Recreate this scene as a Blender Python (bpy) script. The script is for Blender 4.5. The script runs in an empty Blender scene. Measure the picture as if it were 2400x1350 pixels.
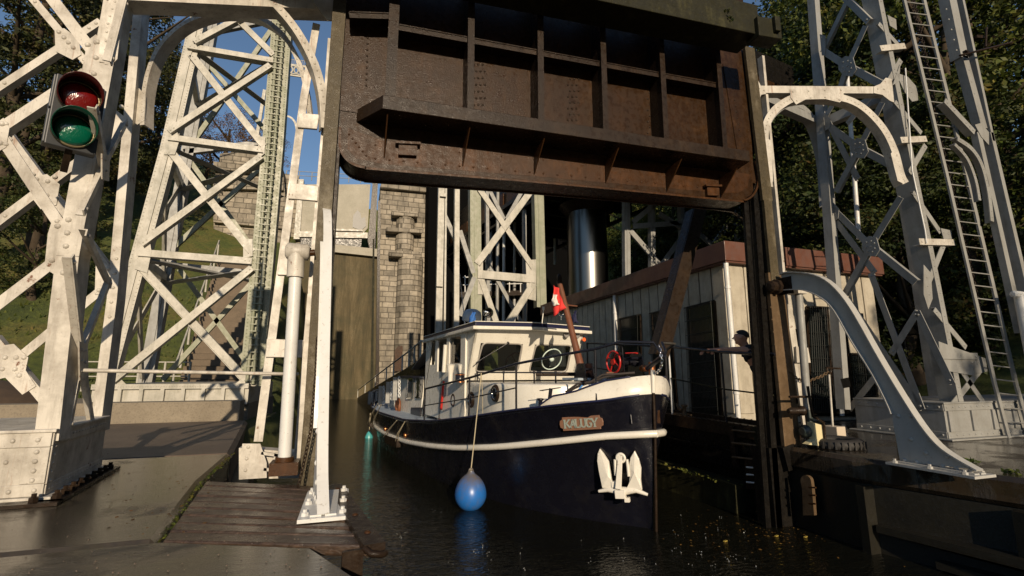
import bpy, bmesh, math, random
import numpy as np
from mathutils import Vector, Matrix, noise
R = math.radians
V = Vector
S = bpy.context.scene
C = S.collection
# ------------------------------------------------------------------ camera, sky, sun, exposure
FPX = 1110.0; PIT = R(10.06); YAW = R(18.4); EYE = 2.15
cam = bpy.data.cameras.new('camera'); cam.sensor_width = 36; cam.lens = 36*FPX/2400; cam.clip_start = .05; cam.clip_end = 900
co = bpy.data.objects.new('camera', cam); C.objects.link(co)
co.location = (0, 0, EYE); co.rotation_euler = (R(90)+PIT, 0, -YAW); S.camera = co
SUN_EL = R(17); SUN_AZ = R(3)          # light travels along +Y, a little to +X
w = bpy.data.worlds.new('World'); S.world = w; w.use_nodes = True
nt = w.node_tree; bg = nt.nodes['Background']; sk = nt.nodes.new('ShaderNodeTexSky'); sk.sky_type = 'NISHITA'
sk.sun_disc = False; sk.sun_elevation = SUN_EL; sk.sun_rotation = R(180)+SUN_AZ; sk.air_density = 1.0; sk.dust_density = .3; sk.ozone_density = 2.5
nt.links.new(sk.outputs[0], bg.inputs[0]); bg.inputs[1].default_value = .11
sl = bpy.data.lights.new('sun', 'SUN'); sl.energy = 5; sl.angle = R(.5); sl.color = (1, .82, .60)
so = bpy.data.objects.new('sun', sl); C.objects.link(so)
sd = V((math.sin(SUN_AZ)*math.cos(SUN_EL), math.cos(SUN_AZ)*math.cos(SUN_EL), -math.sin(SUN_EL)))
so.rotation_euler = sd.to_track_quat('-Z', 'Y').to_euler(); so.location = (0, -20, 30)
S.view_settings.view_transform = 'Standard'; S.view_settings.look = 'None'; S.view_settings.exposure = 0.0; S.view_settings.gamma = 1
S.render.engine = 'CYCLES'

# ------------------------------------------------------------------ surveying: pixel of the photo -> point on a real plane
def ray(x, y):
    a = (x-1200)/FPX; b = (675-y)/FPX
    fy = math.cos(PIT)-b*math.sin(PIT); fz = math.sin(PIT)+b*math.cos(PIT)
    return V((a*math.cos(YAW)+fy*math.sin(YAW), -a*math.sin(YAW)+fy*math.cos(YAW), fz))
CAMP = V((0, 0, EYE))
class PL:
    def __init__(s, p, n): s.p = V(p); s.n = V(n).normalized()
    def at(s, x, y, off=0):
        r = ray(x, y); k = (s.p+s.n*off-CAMP).dot(s.n)/r.dot(s.n); return CAMP+r*k
def PY(Y): return PL((0, Y, 0), (0, -1, 0))
def PX(X): return PL((X, 0, 0), (-1, 0, 0))
def PZ(Z): return PL((0, 0, Z), (0, 0, 1))
def PV(ax, ay, bx, by):                       # vertical plane through two plan points, normal to the camera side
    d = V((bx-ax, by-ay, 0)); n = V((d.y, -d.x, 0)).normalized()
    if n.dot(V((ax, ay, 0))) > 0: n = -n
    return PL((ax, ay, 0), n)

# ------------------------------------------------------------------ mesh collector
class MB:
    def __init__(s): s.v = []; s.f = []; s.sm = []
    def add(s, vs, fs, smooth=False):
        o = len(s.v); s.v += [tuple(v) for v in vs]; s.f += [tuple(i+o for i in f) for f in fs]; s.sm += [smooth]*len(fs); return s
    def hexa(s, a):                             # 8 corners: bottom ring 0-3, top ring 4-7
        return s.add(a, [(3, 2, 1, 0), (4, 5, 6, 7), (0, 1, 5, 4), (1, 2, 6, 5), (2, 3, 7, 6), (3, 0, 4, 7)])
    def box(s, x0, x1, y0, y1, z0, z1):
        return s.hexa([(x0, y0, z0), (x1, y0, z0), (x1, y1, z0), (x0, y1, z0), (x0, y0, z1), (x1, y0, z1), (x1, y1, z1), (x0, y1, z1)])
    def obox(s, c, ax, ay, az, hx, hy, hz):
        c = V(c); ax = V(ax).normalized()*hx; ay = V(ay).normalized()*hy; az = V(az).normalized()*hz
        return s.hexa([c-ax-ay-az, c+ax-ay-az, c+ax+ay-az, c-ax+ay-az, c-ax-ay+az, c+ax-ay+az, c+ax+ay+az, c-ax+ay+az])
    def bar(s, p, q, w, t, n, w2=None):         # flat bar p->q, width w across n, thickness t behind the face (face at p,q)
        p = V(p); q = V(q); n = V(n).normalized(); d = (q-p).normalized(); u = d.cross(n).normalized(); nn = u.cross(d).normalized()
        w2 = w2 or w
        a = u*w/2; b = u*w2/2; k = nn*t
        return s.hexa([p-a-k, p+a-k, p+a, p-a, q-b-k, q+b-k, q+b, q-b])
    def ang(s, p, q, w, n, t=.012, fl=None, side=1):   # rolled angle: face plate plus a flange going back
        s.bar(p, q, w, t, n); p = V(p); q = V(q); n = V(n).normalized(); d = (q-p).normalized(); u = d.cross(n).normalized(); nn = u.cross(d).normalized()
        fl = fl or w*.9; o = u*side*(w/2-t*.5)
        return s.bar(p+o-nn*(t+.001), q+o-nn*(t+.001), t, fl, n)
    def chan(s, p, q, w, n, t=.014, fl=None):  # channel / box-like leg: plate and two flanges
        s.ang(p, q, w, n, t, fl, 1); p = V(p); q = V(q); n = V(n).normalized(); d = (q-p).normalized(); u = d.cross(n).normalized(); nn = u.cross(d).normalized()
        fl = fl or w*.9; o = -u*(w/2-t*.5)
        return s.bar(p+o-nn*(t+.001), q+o-nn*(t+.001), t, fl, n)
    def tube(s, pts, r, n=8, cap=True, smooth=True):
        pts = [V(p) for p in pts]; rs = r if isinstance(r, (list, tuple)) else [r]*len(pts)
        up = None; vs = []; fs = []
        for i, p in enumerate(pts):
            d = (pts[min(i+1, len(pts)-1)]-pts[max(i-1, 0)]).normalized()
            if up is None: up = V((0, 0, 1)) if abs(d.z) < .9 else V((1, 0, 0))
            x = up.cross(d).normalized(); up2 = d.cross(x).normalized(); up = up2
            for k in range(n):
                a = 2*math.pi*k/n; vs.append(p+x*(math.cos(a)*rs[i])+up2*(math.sin(a)*rs[i]))
        for i in range(len(pts)-1):
            for k in range(n):
                fs.append((i*n+k, i*n+(k+1) % n, (i+1)*n+(k+1) % n, (i+1)*n+k))
        s.add(vs, fs, smooth)
        if cap: s.add(vs[:n], [tuple(range(n))[::-1]]); s.add(vs[-n:], [tuple(range(n))])
        return s
    def prism(s, poly, n, t):                  # polygon (3D points) thickened behind its face along -n
        n = V(n).normalized(); k = len(poly); vs = [V(p) for p in poly]+[V(p)-n*t for p in poly]
        fs = [tuple(range(k)), tuple(range(k, 2*k))[::-1]]+[(i, i+k, (i+1) % k+k, (i+1) % k) for i in range(k)]
        return s.add(vs, fs)
    def rivet(s, p, n, r=.018):
        n = V(n).normalized(); u = n.orthogonal().normalized(); v = n.cross(u); p = V(p); vs = []; fs = []
        for (rr, h) in ((1, 0), (.8, .45)):
            for k in range(7):
                a = 2*math.pi*k/7; vs.append(p+(u*math.cos(a)+v*math.sin(a))*r*rr+n*r*h)
        vs.append(p+n*r*.68)
        for k in range(7):
            fs.append((k, (k+1) % 7, 7+(k+1) % 7, 7+k)); fs.append((7+k, 7+(k+1) % 7, 14))
        return s.add(vs, fs, True)
    def rivs(s, p, q, k, n, r=.018, off=0):
        p = V(p); q = V(q)
        for i in range(k): s.rivet(p.lerp(q, (i+.5)/k), n, r)
        return s
    def lathe(s, c, ax, prof, n=16, smooth=True):    # prof = [(radius, height)]
        ax = V(ax).normalized(); u = ax.orthogonal().normalized(); v = ax.cross(u); c = V(c); vs = []; fs = []
        for (r, h) in prof:
            for k in range(n):
                a = 2*math.pi*k/n; vs.append(c+ax*h+(u*math.cos(a)+v*math.sin(a))*r)
        for i in range(len(prof)-1):
            for k in range(n): fs.append((i*n+k, i*n+(k+1) % n, (i+1)*n+(k+1) % n, (i+1)*n+k))
        s.add(vs, fs, smooth)
        s.add(vs[:n], [tuple(range(n))[::-1]]); s.add(vs[-n:], [tuple(range(n))]); return s
    def torus(s, c, ax, R_, r, n=24, m=8, arc=2*math.pi, u0=None):
        ax = V(ax).normalized(); u = V(u0).normalized() if u0 else ax.orthogonal().normalized(); v = ax.cross(u); c = V(c)
        full = arc > 6.28; k = n if full else n+1
        pts = [c+(u*math.cos(arc*i/n)+v*math.sin(arc*i/n))*R_ for i in range(k)]
        vs = []; fs = []
        for i in range(k):
            rad = (pts[i]-c).normalized()
            for j in range(m):
                a = 2*math.pi*j/m; vs.append(pts[i]+rad*(r*math.cos(a))+ax*(r*math.sin(a)))
        for i in range(n):
            i2 = (i+1) % k
            for j in range(m): fs.append((i*m+j, i2*m+j, i2*m+(j+1) % m, i*m+(j+1) % m))
        return s.add(vs, fs, True)
    def chain(s, pts, L=.06, r=.007):          # real oval links along a polyline
        pts = [V(p) for p in pts]; seg = [(pts[i+1]-pts[i]).length for i in range(len(pts)-1)]; tot = sum(seg); k = max(2, int(tot/(L*.75)))
        for i in range(k):
            t = (i+.5)/k*tot; j = 0
            while j < len(seg)-1 and t > seg[j]: t -= seg[j]; j += 1
            c = pts[j].lerp(pts[j+1], t/seg[j]); d = (pts[j+1]-pts[j]).normalized(); x = d.orthogonal().normalized()
            if i % 2: x = d.cross(x)
            ring = []
            for a in range(10):
                th = 2*math.pi*a/10; ring.append(c+d*(math.cos(th)*L/2)+x*(math.sin(th)*L*.3))
            ring.append(ring[0]); s.tube(ring, r, 5, False)
        return s
    def build(s, name, mat, parent=None, bevel=0, loc=None):
        me = bpy.data.meshes.new(name)
        org = V((0, 0, 0))
        if parent is None and s.v:
            a = np.array(s.v); org = V(((a[:, 0].min()+a[:, 0].max())/2, (a[:, 1].min()+a[:, 1].max())/2, a[:, 2].min()))
        elif parent is not None: org = V(parent['_o']) if '_o' in parent else V((0, 0, 0))
        me.from_pydata([V(v)-org for v in s.v], [], s.f); me.polygons.foreach_set('use_smooth', s.sm); me.update()
        me.materials.append(mat); o = bpy.data.objects.new(name, me); C.objects.link(o)
        if parent is None: o.location = org; o['_o'] = tuple(org)
        else: o.parent = parent; o['_o'] = tuple(org)
        bmn = bmesh.new(); bmn.from_mesh(me); bmesh.ops.recalc_face_normals(bmn, faces=bmn.faces); bmn.to_mesh(me); bmn.free()
        if bevel:
            b = o.modifiers.new('b', 'BEVEL'); b.width = bevel; b.segments = 2; b.limit_method = 'ANGLE'; b.angle_limit = R(40); b.harden_normals = False
        return o
def tag(o, label=None, cat=None, group=None, kind=None):
    for k, v in (('label', label), ('category', cat), ('group', group), ('kind', kind)):
        if v: o[k] = v
    return o
def thing(name, loc, label, cat, group=None):
    o = bpy.data.objects.new(name, None); C.objects.link(o); o.location = loc; o['_o'] = tuple(loc); o.empty_display_size = .3
    return tag(o, label, cat, group)
def copy_tree(o, parent=None):
    c = o.copy(); C.objects.link(c)
    if parent: c.parent = parent
    for ch in [k for k in o.children]: copy_tree(ch, c)
    return c

# ------------------------------------------------------------------ materials
def M(name, col, rough=.6, metal=0.0, spec=.5, coat=0.0):
    m = bpy.data.materials.new(name); m.use_nodes = True; b = m.node_tree.nodes['Principled BSDF']
    b.inputs['Base Color'].default_value = (*col, 1); b.inputs['Roughness'].default_value = rough; b.inputs['Metallic'].default_value = metal
    b.inputs['Specular IOR Level'].default_value = spec; b.inputs['Coat Weight'].default_value = coat
    return m
def N(m, t, **k):
    n = m.node_tree.nodes.new(t)
    for a, v in k.items():
        if a in n.inputs: n.inputs[a].default_value = v
        else: setattr(n, a, v)
    return n
def LK(m, a, b): m.node_tree.links.new(a, b)
def coord(m, scale=(1, 1, 1), rot=(0, 0, 0)):
    g = N(m, 'ShaderNodeNewGeometry'); mp = N(m, 'ShaderNodeMapping'); mp.inputs['Scale'].default_value = scale; mp.inputs['Rotation'].default_value = rot
    LK(m, g.outputs['Position'], mp.inputs['Vector']); return mp.outputs[0]
def noisy(m, sc, det=6, rough=.6, vec=None, dist=0.0):
    n = N(m, 'ShaderNodeTexNoise'); n.inputs['Scale'].default_value = sc; n.inputs['Detail'].default_value = det; n.inputs['Roughness'].default_value = rough; n.inputs['Distortion'].default_value = dist
    LK(m, vec if vec is not None else coord(m), n.inputs['Vector']); return n.outputs['Fac']
def ramp(m, fac, stops):
    r = N(m, 'ShaderNodeValToRGB'); e = r.color_ramp.elements
    while len(e) < len(stops): e.new(.5)
    for i, (p, c) in enumerate(stops): e[i].position = p; e[i].color = (*c, 1) if len(c) == 3 else c
    LK(m, fac, r.inputs[0]); return r.outputs[0]
def mix(m, fac, a, b, mode='MIX'):
    n = N(m, 'ShaderNodeMix', data_type='RGBA', blend_type=mode)
    for s, v in ((n.inputs[0], fac), (n.inputs[6], a), (n.inputs[7], b)):
        if hasattr(v, 'is_linked'): LK(m, v, s)
        else: s.default_value = v if isinstance(v, (int, float)) else (*v, 1)
    return n.outputs[2]
def g3(v): return (v, v, v)
def base(m): return m.node_tree.nodes['Principled BSDF']
def bump(m, fac, st=.3, dist=.01):
    b = N(m, 'ShaderNodeBump'); b.inputs['Strength'].default_value = st; b.inputs['Distance'].default_value = dist
    LK(m, fac, b.inputs['Height']); LK(m, b.outputs[0], base(m).inputs['Normal']); return b
def paint(name, col, dirt=(.22, .19, .14), rust=(.13, .05, .02), amt=.5, rustamt=.64, rough=.45, scale=1.0):
    m = M(name, col, rough); b = base(m)
    d = ramp(m, noisy(m, 3.0*scale, 8, .7), [(.42, g3(0)), (.75, g3(amt))])
    st = ramp(m, noisy(m, 1.0, 5, .7, coord(m, (9*scale, 9*scale, 1.2*scale))), [(.5, g3(0)), (.8, g3(amt))])
    sp = ramp(m, noisy(m, 40*scale, 3, .5), [(.64, g3(0)), (.72, g3(.5))])
    f = mix(m, 1.0, d, st, 'SCREEN'); f = mix(m, 1.0, f, sp, 'SCREEN')
    c = mix(m, f, col, dirt)
    rm = ramp(m, noisy(m, 5.5*scale, 9, .75), [(rustamt, g3(0)), (rustamt+.04, g3(1))])
    c = mix(m, rm, c, rust)
    run = ramp(m, noisy(m, 1.0, 6, .75, coord(m, (16*scale, 16*scale, .9*scale))), [(rustamt-.03, g3(0)), (rustamt+.10, g3(.75))]); c = mix(m, run, c, (rust[0]*1.8, rust[1]*2, rust[2]*2))
    LK(m, c, b.inputs['Base Color'])
    LK(m, ramp(m, noisy(m, 6, 4), [(.3, g3(rough-.12)), (.7, g3(rough+.2))]), b.inputs['Roughness'])
    bump(m, noisy(m, 35*scale, 5, .6), .25, .004); return m
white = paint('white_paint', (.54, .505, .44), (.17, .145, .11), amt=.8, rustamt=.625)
grey_shaded = paint('grey_and_shaded_white', (.27, .27, .255), (.12, .11, .09), amt=.55, rustamt=.69)  # plain grey that also stands for white paint lying in shade
whitef = paint('far_white_paint', (.45, .425, .365), (.13, .13, .09), amt=.62, rustamt=.75, scale=.6)
pole = paint('pole_paint', (.62, .62, .60), amt=.2, rustamt=.8, rough=.35)
def rusty(name, c1, c2, c3, wet=.3, sc=1.0, bst=.5):
    m = M(name, c1, .4, spec=.16); b = base(m)
    f = mix(m, .45, noisy(m, 5*sc, 9, .75), noisy(m, 1, 7, .75, coord(m, (5*sc, 5*sc, .7*sc)))); c = ramp(m, f, [(.3, c1), (.52, c2), (.72, c3)])
    sp = ramp(m, noisy(m, 90*sc, 2, .5), [(.62, g3(0)), (.75, g3(.7))]); c = mix(m, sp, c, c3)
    LK(m, c, b.inputs['Base Color']); LK(m, ramp(m, noisy(m, 14*sc, 5), [(.35, g3(wet)), (.7, g3(wet+.35))]), b.inputs['Roughness'])
    bump(m, noisy(m, 60*sc, 6, .7), bst, .008); return m
rust = rusty('rusty_plate', (.011, .0055, .0025), (.028, .0135, .0055), (.065, .032, .012), .16)
rustdk = rusty('dark_rusty_steel', (.011, .0075, .0055), (.022, .014, .009), (.048, .03, .017), .18)
rustor = rusty('orange_rusty_steel', (.018, .009, .004), (.045, .020, .008), (.11, .045, .016), .2)
wetpost = rusty('wet_weathered_post', (.03, .025, .015), (.075, .06, .035), (.24, .21, .15), .18, 1.0, .8)
blackst = rusty('black_wet_steel', (.004, .004, .004), (.008, .007, .006), (.02, .017, .013), .15, 1, .4)
moss = rusty('mossy_steel', (.008, .008, .004), (.018, .017, .008), (.07, .065, .026), .5)
brownst = rusty('brown_riveted_steel', (.05, .032, .018), (.10, .065, .035), (.19, .13, .08), .35)

def masonry(name, ca, cb, mortar, sx, bh, bw, rot=False, grime=.5, gcol=(.06, .05, .03)):
    m = M(name, ca, .8); b = base(m); g = N(m, 'ShaderNodeNewGeometry'); sp = N(m, 'ShaderNodeSeparateXYZ'); LK(m, g.outputs['Position'], sp.inputs[0])
    ad = N(m, 'ShaderNodeMath', operation='ADD'); LK(m, sp.outputs[0], ad.inputs[0]); LK(m, sp.outputs[1], ad.inputs[1])
    cb_ = N(m, 'ShaderNodeCombineXYZ'); LK(m, ad.outputs[0], cb_.inputs[0]); LK(m, sp.outputs[2], cb_.inputs[1])
    t = N(m, 'ShaderNodeTexBrick'); t.inputs['Scale'].default_value = 1; t.inputs['Brick Width'].default_value = bw; t.inputs['Row Height'].default_value = bh
    t.inputs['Mortar Size'].default_value = .03; t.inputs['Mortar Smooth'].default_value = .2; t.inputs['Color1'].default_value = (*ca, 1); t.inputs['Color2'].default_value = (*cb, 1); t.inputs['Mortar'].default_value = (*mortar, 1)
    t.offset_frequency = 2; t.squash_frequency = 3; t.squash = .7
    LK(m, cb_.outputs[0], t.inputs['Vector'])
    f = ramp(m, noisy(m, .8, 8, .7, coord(m, (1.2, 1.2, .35))), [(.42, g3(0)), (.75, g3(grime))])
    c = mix(m, f, t.outputs['Color'], gcol); c = mix(m, .6, c, ramp(m, noisy(m, .9, 2, .9), [(.35, g3(.35)), (.6, g3(1))]), 'MULTIPLY'); c = mix(m, .35, c, ramp(m, noisy(m, 7, 5), [(.3, g3(.3)), (.7, g3(1))]), 'MULTIPLY')
    LK(m, c, b.inputs['Base Color']); bump(m, t.outputs['Fac'], .8, -.03); return m
stone = masonry('ashlar_stone', (.46, .40, .31), (.27, .235, .18), (.14, .12, .09), 1, .42, .85)
def mossywall():
    m = M('mossy_streaked_wall', (.1, .08, .04), .8); b = base(m)
    st = noisy(m, 1.0, 8, .75, coord(m, (1.6, 1.6, .16)), .8); c = ramp(m, st, [(.3, (.028, .024, .010)), (.5, (.085, .064, .028)), (.66, (.15, .115, .06)), (.8, (.24, .20, .14))])
    c = mix(m, ramp(m, noisy(m, .5, 7, .7), [(.42, g3(0)), (.7, g3(.75))]), c, (.03, .032, .012))
    c = mix(m, ramp(m, noisy(m, 26, 3), [(.55, g3(0)), (.7, g3(.5))]), c, (.02, .018, .01)); LK(m, c, b.inputs['Base Color']); bump(m, noisy(m, 12, 6, .7), .7, .05); return m
mossw = mossywall()
brickm = masonry('mossy_brick', (.15, .12, .07), (.12, .10, .055), (.06, .05, .03), 1, .12, .3, grime=.9, gcol=(.04, .045, .012))

def concrete(name, c1, c2, wet=0, rough=.85, sc=1.0, puddle=None, bst=.3):
    m = M(name, c1, rough); b = base(m)
    c = ramp(m, noisy(m, 1.6*sc, 9, .75), [(.3, c1), (.7, c2)])
    c = mix(m, ramp(m, noisy(m, 30*sc, 4), [(.5, g3(0)), (.75, g3(.45))]), c, g3(.02)); LK(m, c, b.inputs['Base Color'])
    if puddle:
        v_ = N(m, 'ShaderNodeTexVoronoi', feature='DISTANCE_TO_EDGE'); v_.inputs['Scale'].default_value = .55; LK(m, coord(m, (1, 1.3, 1)), v_.inputs['Vector']); cr = ramp(m, v_.outputs['Distance'], [(.004, g3(.25)), (.012, g3(1))])
        gr = ramp(m, noisy(m, 1.1, 6, .7), [(.5, g3(1)), (.72, (.75, .85, .45))]); LK(m, mix(m, 1, mix(m, 1, c, cr, 'MULTIPLY'), gr, 'MULTIPLY'), b.inputs['Base Color'])
        pv = coord(m, (1.0, 1.6, 1))
        pf = noisy(m, puddle[0], 5, .6, pv, .4)
        LK(m, ramp(m, pf, [(puddle[1], g3(.05)), (puddle[2], g3(rough))]), b.inputs['Roughness'])
        hb = mix(m, .55, noisy(m, 16*sc, 6, .7, coord(m, (1, 4.0, 1))), noisy(m, 3.2*sc, 4, .6, coord(m, (1, 6.0, 1)), .3))
        hb2 = mix(m, ramp(m, pf, [(puddle[1], g3(0.22)), (puddle[2], g3(1))]), g3(.5), hb); bump(m, hb2, bst, .03)
        b.inputs['Specular IOR Level'].default_value = .7
    else: bump(m, noisy(m, 30*sc, 5, .7), bst, .01)
    return m
tarmac = concrete('wet_concrete_paving', (.026, .021, .014), (.062, .05, .034), rough=.40, puddle=(1.1, .56, .68), bst=.6)
farpave = concrete('damp_gravel_paving', (.075, .055, .04), (.14, .105, .075), rough=.6)
conc = concrete('old_concrete', (.17, .14, .10), (.26, .22, .16))
headconc = concrete('headwall_concrete', (.30, .28, .22), (.42, .39, .32), sc=.5)
quaym = concrete('slimy_quay_wall', (.004, .0035, .0025), (.016, .014, .008), rough=.4)
def woodm():
    m = M('wet_planks', (.1, .06, .035), .3); b = base(m)
    f = noisy(m, 3, 8, .7, coord(m, (1, 14, 14))); c = ramp(m, f, [(.3, (.02, .013, .008)), (.55, (.055, .034, .022)), (.75, (.11, .07, .045))])
    LK(m, c, b.inputs['Base Color']); LK(m, ramp(m, noisy(m, 3, 4), [(.4, g3(.12)), (.65, g3(.5))]), b.inputs['Roughness']); bump(m, f, .6, .012); return m
planks = woodm()
bracep = paint('brace_paint', (.40, .395, .37), amt=.3, rustamt=.78, rough=.38)
wetshade = concrete('wet_shaded_quay_top', (.018, .013, .009), (.045, .034, .022), rough=.35, puddle=(1.5, .5, .62), bst=.5)  # darker copy of the wet paving, the right quay's shade put into its colour
midp = paint('greenish_shaded_paint', (.26, .26, .19), (.12, .15, .07), amt=.7, rustamt=.74, scale=.6)  # greenish paint, darkened so tower shading sits in the colour
def waterm():
    m = M('dark_canal_water', (.006, .006, .004), .03, spec=.5); b = base(m); b.inputs['IOR'].default_value = 1.33
    a = noisy(m, 2.2, 3, .5, coord(m, (1, 1.6, 1))); c = noisy(m, 9, 3, .55, coord(m, (1, 2.2, 1)), .3)
    LK(m, mix(m, .35, a, c), b.inputs['Base Color']) if False else None
    bump(m, mix(m, .4, a, c), .55, .06); return m
waterM = waterm()
def grassm():
    m = M('grass', (.05, .08, .02), .95); b = base(m)
    c = ramp(m, noisy(m, .35, 8, .7), [(.3, (.05, .075, .011)), (.48, (.115, .14, .022)), (.6, (.19, .165, .035)), (.75, (.13, .08, .028))])
    c = mix(m, ramp(m, noisy(m, 6, 5, .8), [(.35, g3(.0)), (.7, g3(.75))]), c, (.025, .035, .008)); LK(m, c, b.inputs['Base Color'])
    bump(m, noisy(m, 8, 6, .8), 1, .15); return m
grassM = grassm()
soil = concrete('bare_soil', (.06, .04, .025), (.11, .07, .04), sc=2)
blackshade = M('shade_black', (.003, .003, .003), .95, spec=.05)  # near-black, deep shade put into the wall colour
metal = M('stainless', (.17, .165, .155), .28, 1.0)
steps = concrete('step_planks', (.10, .075, .05), (.16, .12, .08))
rnd = random.Random(7)
def poly(name, pts, z, m, th=.3):              # horizontal slab: structure
    b = MB(); b.prism([V((x, y, z)) for x, y in pts], (0, 0, 1), th); o = b.build(name, m); return tag(o, kind='structure')
ZP = 1.09
# ------------------------------------------------------------------ terrain, water
def canal_r(Y): return 6.3 if Y < 8 else 6.3-(Y-8)*.09
def height(x, y):
    cl = -.9-(max(y, 4)-4)*.085
    if y < 44 and cl < x < (8.3 if y < 8 else 8.3-(y-8)*.05): return -2.0
    h = .95
    if y > 21 and x < -2: h += min(21, (y-21)*.60)*min(1, (-2-x)/3) + max(0, y-56)*.05
    if x < -9 and y > 8: h += min(9, (-9-x)*.28)
    if x > 13: h += min(14, (x-13)*.62)
    if y > 44 and x >= -2: h += min(19, (y-44)*3)
    if y < -22: h += min(40, (-22-y)*.26)  # unseen ridge behind the camera, added to hold back low sky light
    if x > 16 and y < 4: h += min(20, (x-16)*.5)  # unseen bank right of the camera, raised to cut sky light
    if y > 26 and x > 7: h += min(14, (y-26)*.45)
    h += .5*noise.noise(V((x*.12, y*.12, 0)))*(1 if h > 2 else 0)
    return h
def terrain():
    b = MB(); xs = sorted(set([-400, -200, -120, -80]+[x*1.0 for x in range(-60, 61, 2)]+[-9, -5, -3, -1.0, 8.3, 8.5, 13]+[120, 200, 400])); ys = sorted(set([-400, -200, -100]+[y*1.0 for y in range(-60, 81, 2)]+[3.9, 8, 21, 43.9, 44.1]+[120, 200, 400, 600]))
    vs = [(x, y, height(x, y)) for y in ys for x in xs]; n = len(xs)
    b.add(vs, [(j*n+i, j*n+i+1, (j+1)*n+i+1, (j+1)*n+i) for j in range(len(ys)-1) for i in range(n-1)], True)
    tag(b.build('ground', grassM), kind='structure')
terrain()
b = MB(); b.add([(-3, -30, 0), (12, -30, 0), (12, 43, 0), (-6, 43, 0)], [(0, 1, 2, 3)]); tag(b.build('water', waterM), kind='structure')

# left bank: slab with its skewed edge, the guide pit, plank deck and wet forecourt
P = lambda x, y, z=ZP: PZ(z).at(x, y)
e0, e1, e2, e3 = P(581, 984), P(543, 1062), P(470, 1127), P(372, 1264)
poly('platform', [(-40, e3.y-.02), (e3.x, e3.y-.02), (e2.x, e2.y), (e1.x, e1.y-.02), (-40, e1.y-.02)], ZP, tarmac, .35).modifiers.new('b', 'BEVEL').width = .05
poly('platform', [(-40, e1.y), (e1.x+.0, e1.y), (e0.x, e0.y), (-40, e0.y)], ZP-.004, farpave, .5).modifiers.new('b', 'BEVEL').width = .06
f0, f1 = P(868, 1345), P(885, 1300)
poly('platform', [(-40, -6), (.35, -6), (.33, 2.3), (P(725, 1283).x, P(725, 1283).y), (e3.x+.02, e3.y-.05), (-40, e3.y-.05)], ZP-.006, tarmac, .35)
b = MB()                                           # planks, each a board
q0, q1, q2, q3 = P(478, 1127), P(372, 1268), P(700, 1283), P(775, 1142)
nb = 9
for i in range(nb):
    t0, t1 = i/nb, (i+1)/nb-.012
    la, lb = q0.lerp(q1, t0), q0.lerp(q1, t1); ra, rb = V((-.05, q3.y, ZP)).lerp(V((.05 if i < 8 else .22, 3.28, ZP)), t0), V((-.05, q3.y, ZP)).lerp(V((.2, 3.28, ZP)), t1)
    dz = rnd.uniform(-.006, .004)
    b.prism([V((la.x+.02, la.y, ZP+dz)), V((lb.x+.02, lb.y, ZP+dz)), V((rb.x, rb.y, ZP+dz)), V((ra.x, ra.y, ZP+dz))], (0, 0, 1), .07)
o = tag(b.build('platform', planks), kind='structure'); bv = o.modifiers.new('b', 'BEVEL'); bv.width = .012; bv.segments = 2
# bank walls under the platforms
b = MB(); b.box(-40, -.32, -6, 5.75, -1.5, ZP-.36); b.prism([V((-40, 5.76, ZP-.52)), V((-1.05, 5.76, ZP-.52)), V((-2.1, 14, ZP-.52)), V((-4.9, 44, ZP-.52)), V((-40, 44, ZP-.52))], (0, 0, 1), 2); b.box(-.32, .2, -6, 3.2, -1.5, ZP-.36)
tag(b.build('canal_wall', quaym), 'dark wet canal wall under the left paving and planks', 'wall')
# steel edging on the plank corner
n_ = V((0, 0, 1)); a0, a1 = V((-.10, 4.95, ZP+.03)), V((.19, 3.22, ZP+.03))
th = thing('edge_strip', (.05, 4, ZP), 'bolted dark steel strip edging the plank deck beside the water', 'edge strip')
b = MB(); b.bar(a0, a1, .13, .05, n_); b.tube([a1+V((-.06, 0, -.02)), a1+V((-.02, -.05, -.04)), a1+V((.04, -.05, -.05)), a1+V((.065, 0, -.06))], .02, 6)
d_ = (a1-a0).normalized(); side = d_.cross(n_).normalized(); e_ = a1+side*.065
b.bar(e_+V((0, 0, -.13)), e_+V((0, 0, -.13))+V((-.12, -.02, 0)), .22, .02, (0, -1, 0)); b.build('strip', rustdk, th)
for i in range(4): MB().rivet(a0.lerp(a1, .12+i*.25)+V((0, 0, .0)), n_, .022).build('bolt', rustor, th)
# far kerb behind the paving
kb = MB(); A_, B_ = P(150, 984), P(582, 984)
kb.box(A_.x-6, -2.35, B_.y, B_.y+.5, ZP-.3, ZP+.42); tag(kb.build('kerb_wall', conc), 'low concrete kerb across the far end of the left paving', 'kerb')

# right quay
ra, rb = (6.02, 5.75), (6.62, 2.7)
poly('quay', [(6.0, 6.4), ra, (6.05, 4.6), rb, (7.1, -6), (60, -6), (60, 7.9), (6.9, 7.9), (6.9, 6.4)], ZP, wetshade, .3).modifiers.new('b', 'BEVEL').width = .05
b = MB(); b.prism([V((x, y, ZP-.31)) for x, y in [(6.1, 6.3), (6.12, 4.6), (6.69, 2.7), (7.2, -6), (30, -6), (30, 7.8), (6.9, 7.8), (6.9, 6.3)]], (0, 0, 1), 3)
for (y0, y1, zz) in ((-6, 4.4, .34), (-6, 3.9, .1)):
    b.prism([V((6.0+(4.6-y1)*.3, y1, zz)), V((6.0+(4.6-y0)*.19, y0, zz)), V((7.3, y0, zz)), V((7.1, y1, zz))], (0, 0, 1), .08)
for yy in (4.5, 3.2, 2.2): b.box(6.0+(4.6-yy)*.3-.03, 6.4+(4.6-yy)*.3, yy-.05, yy+.05, -.5, ZP-.32)
tag(b.build('quay_wall', quaym), 'slimy black quay wall with ledges along the right water edge', 'wall')
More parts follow.
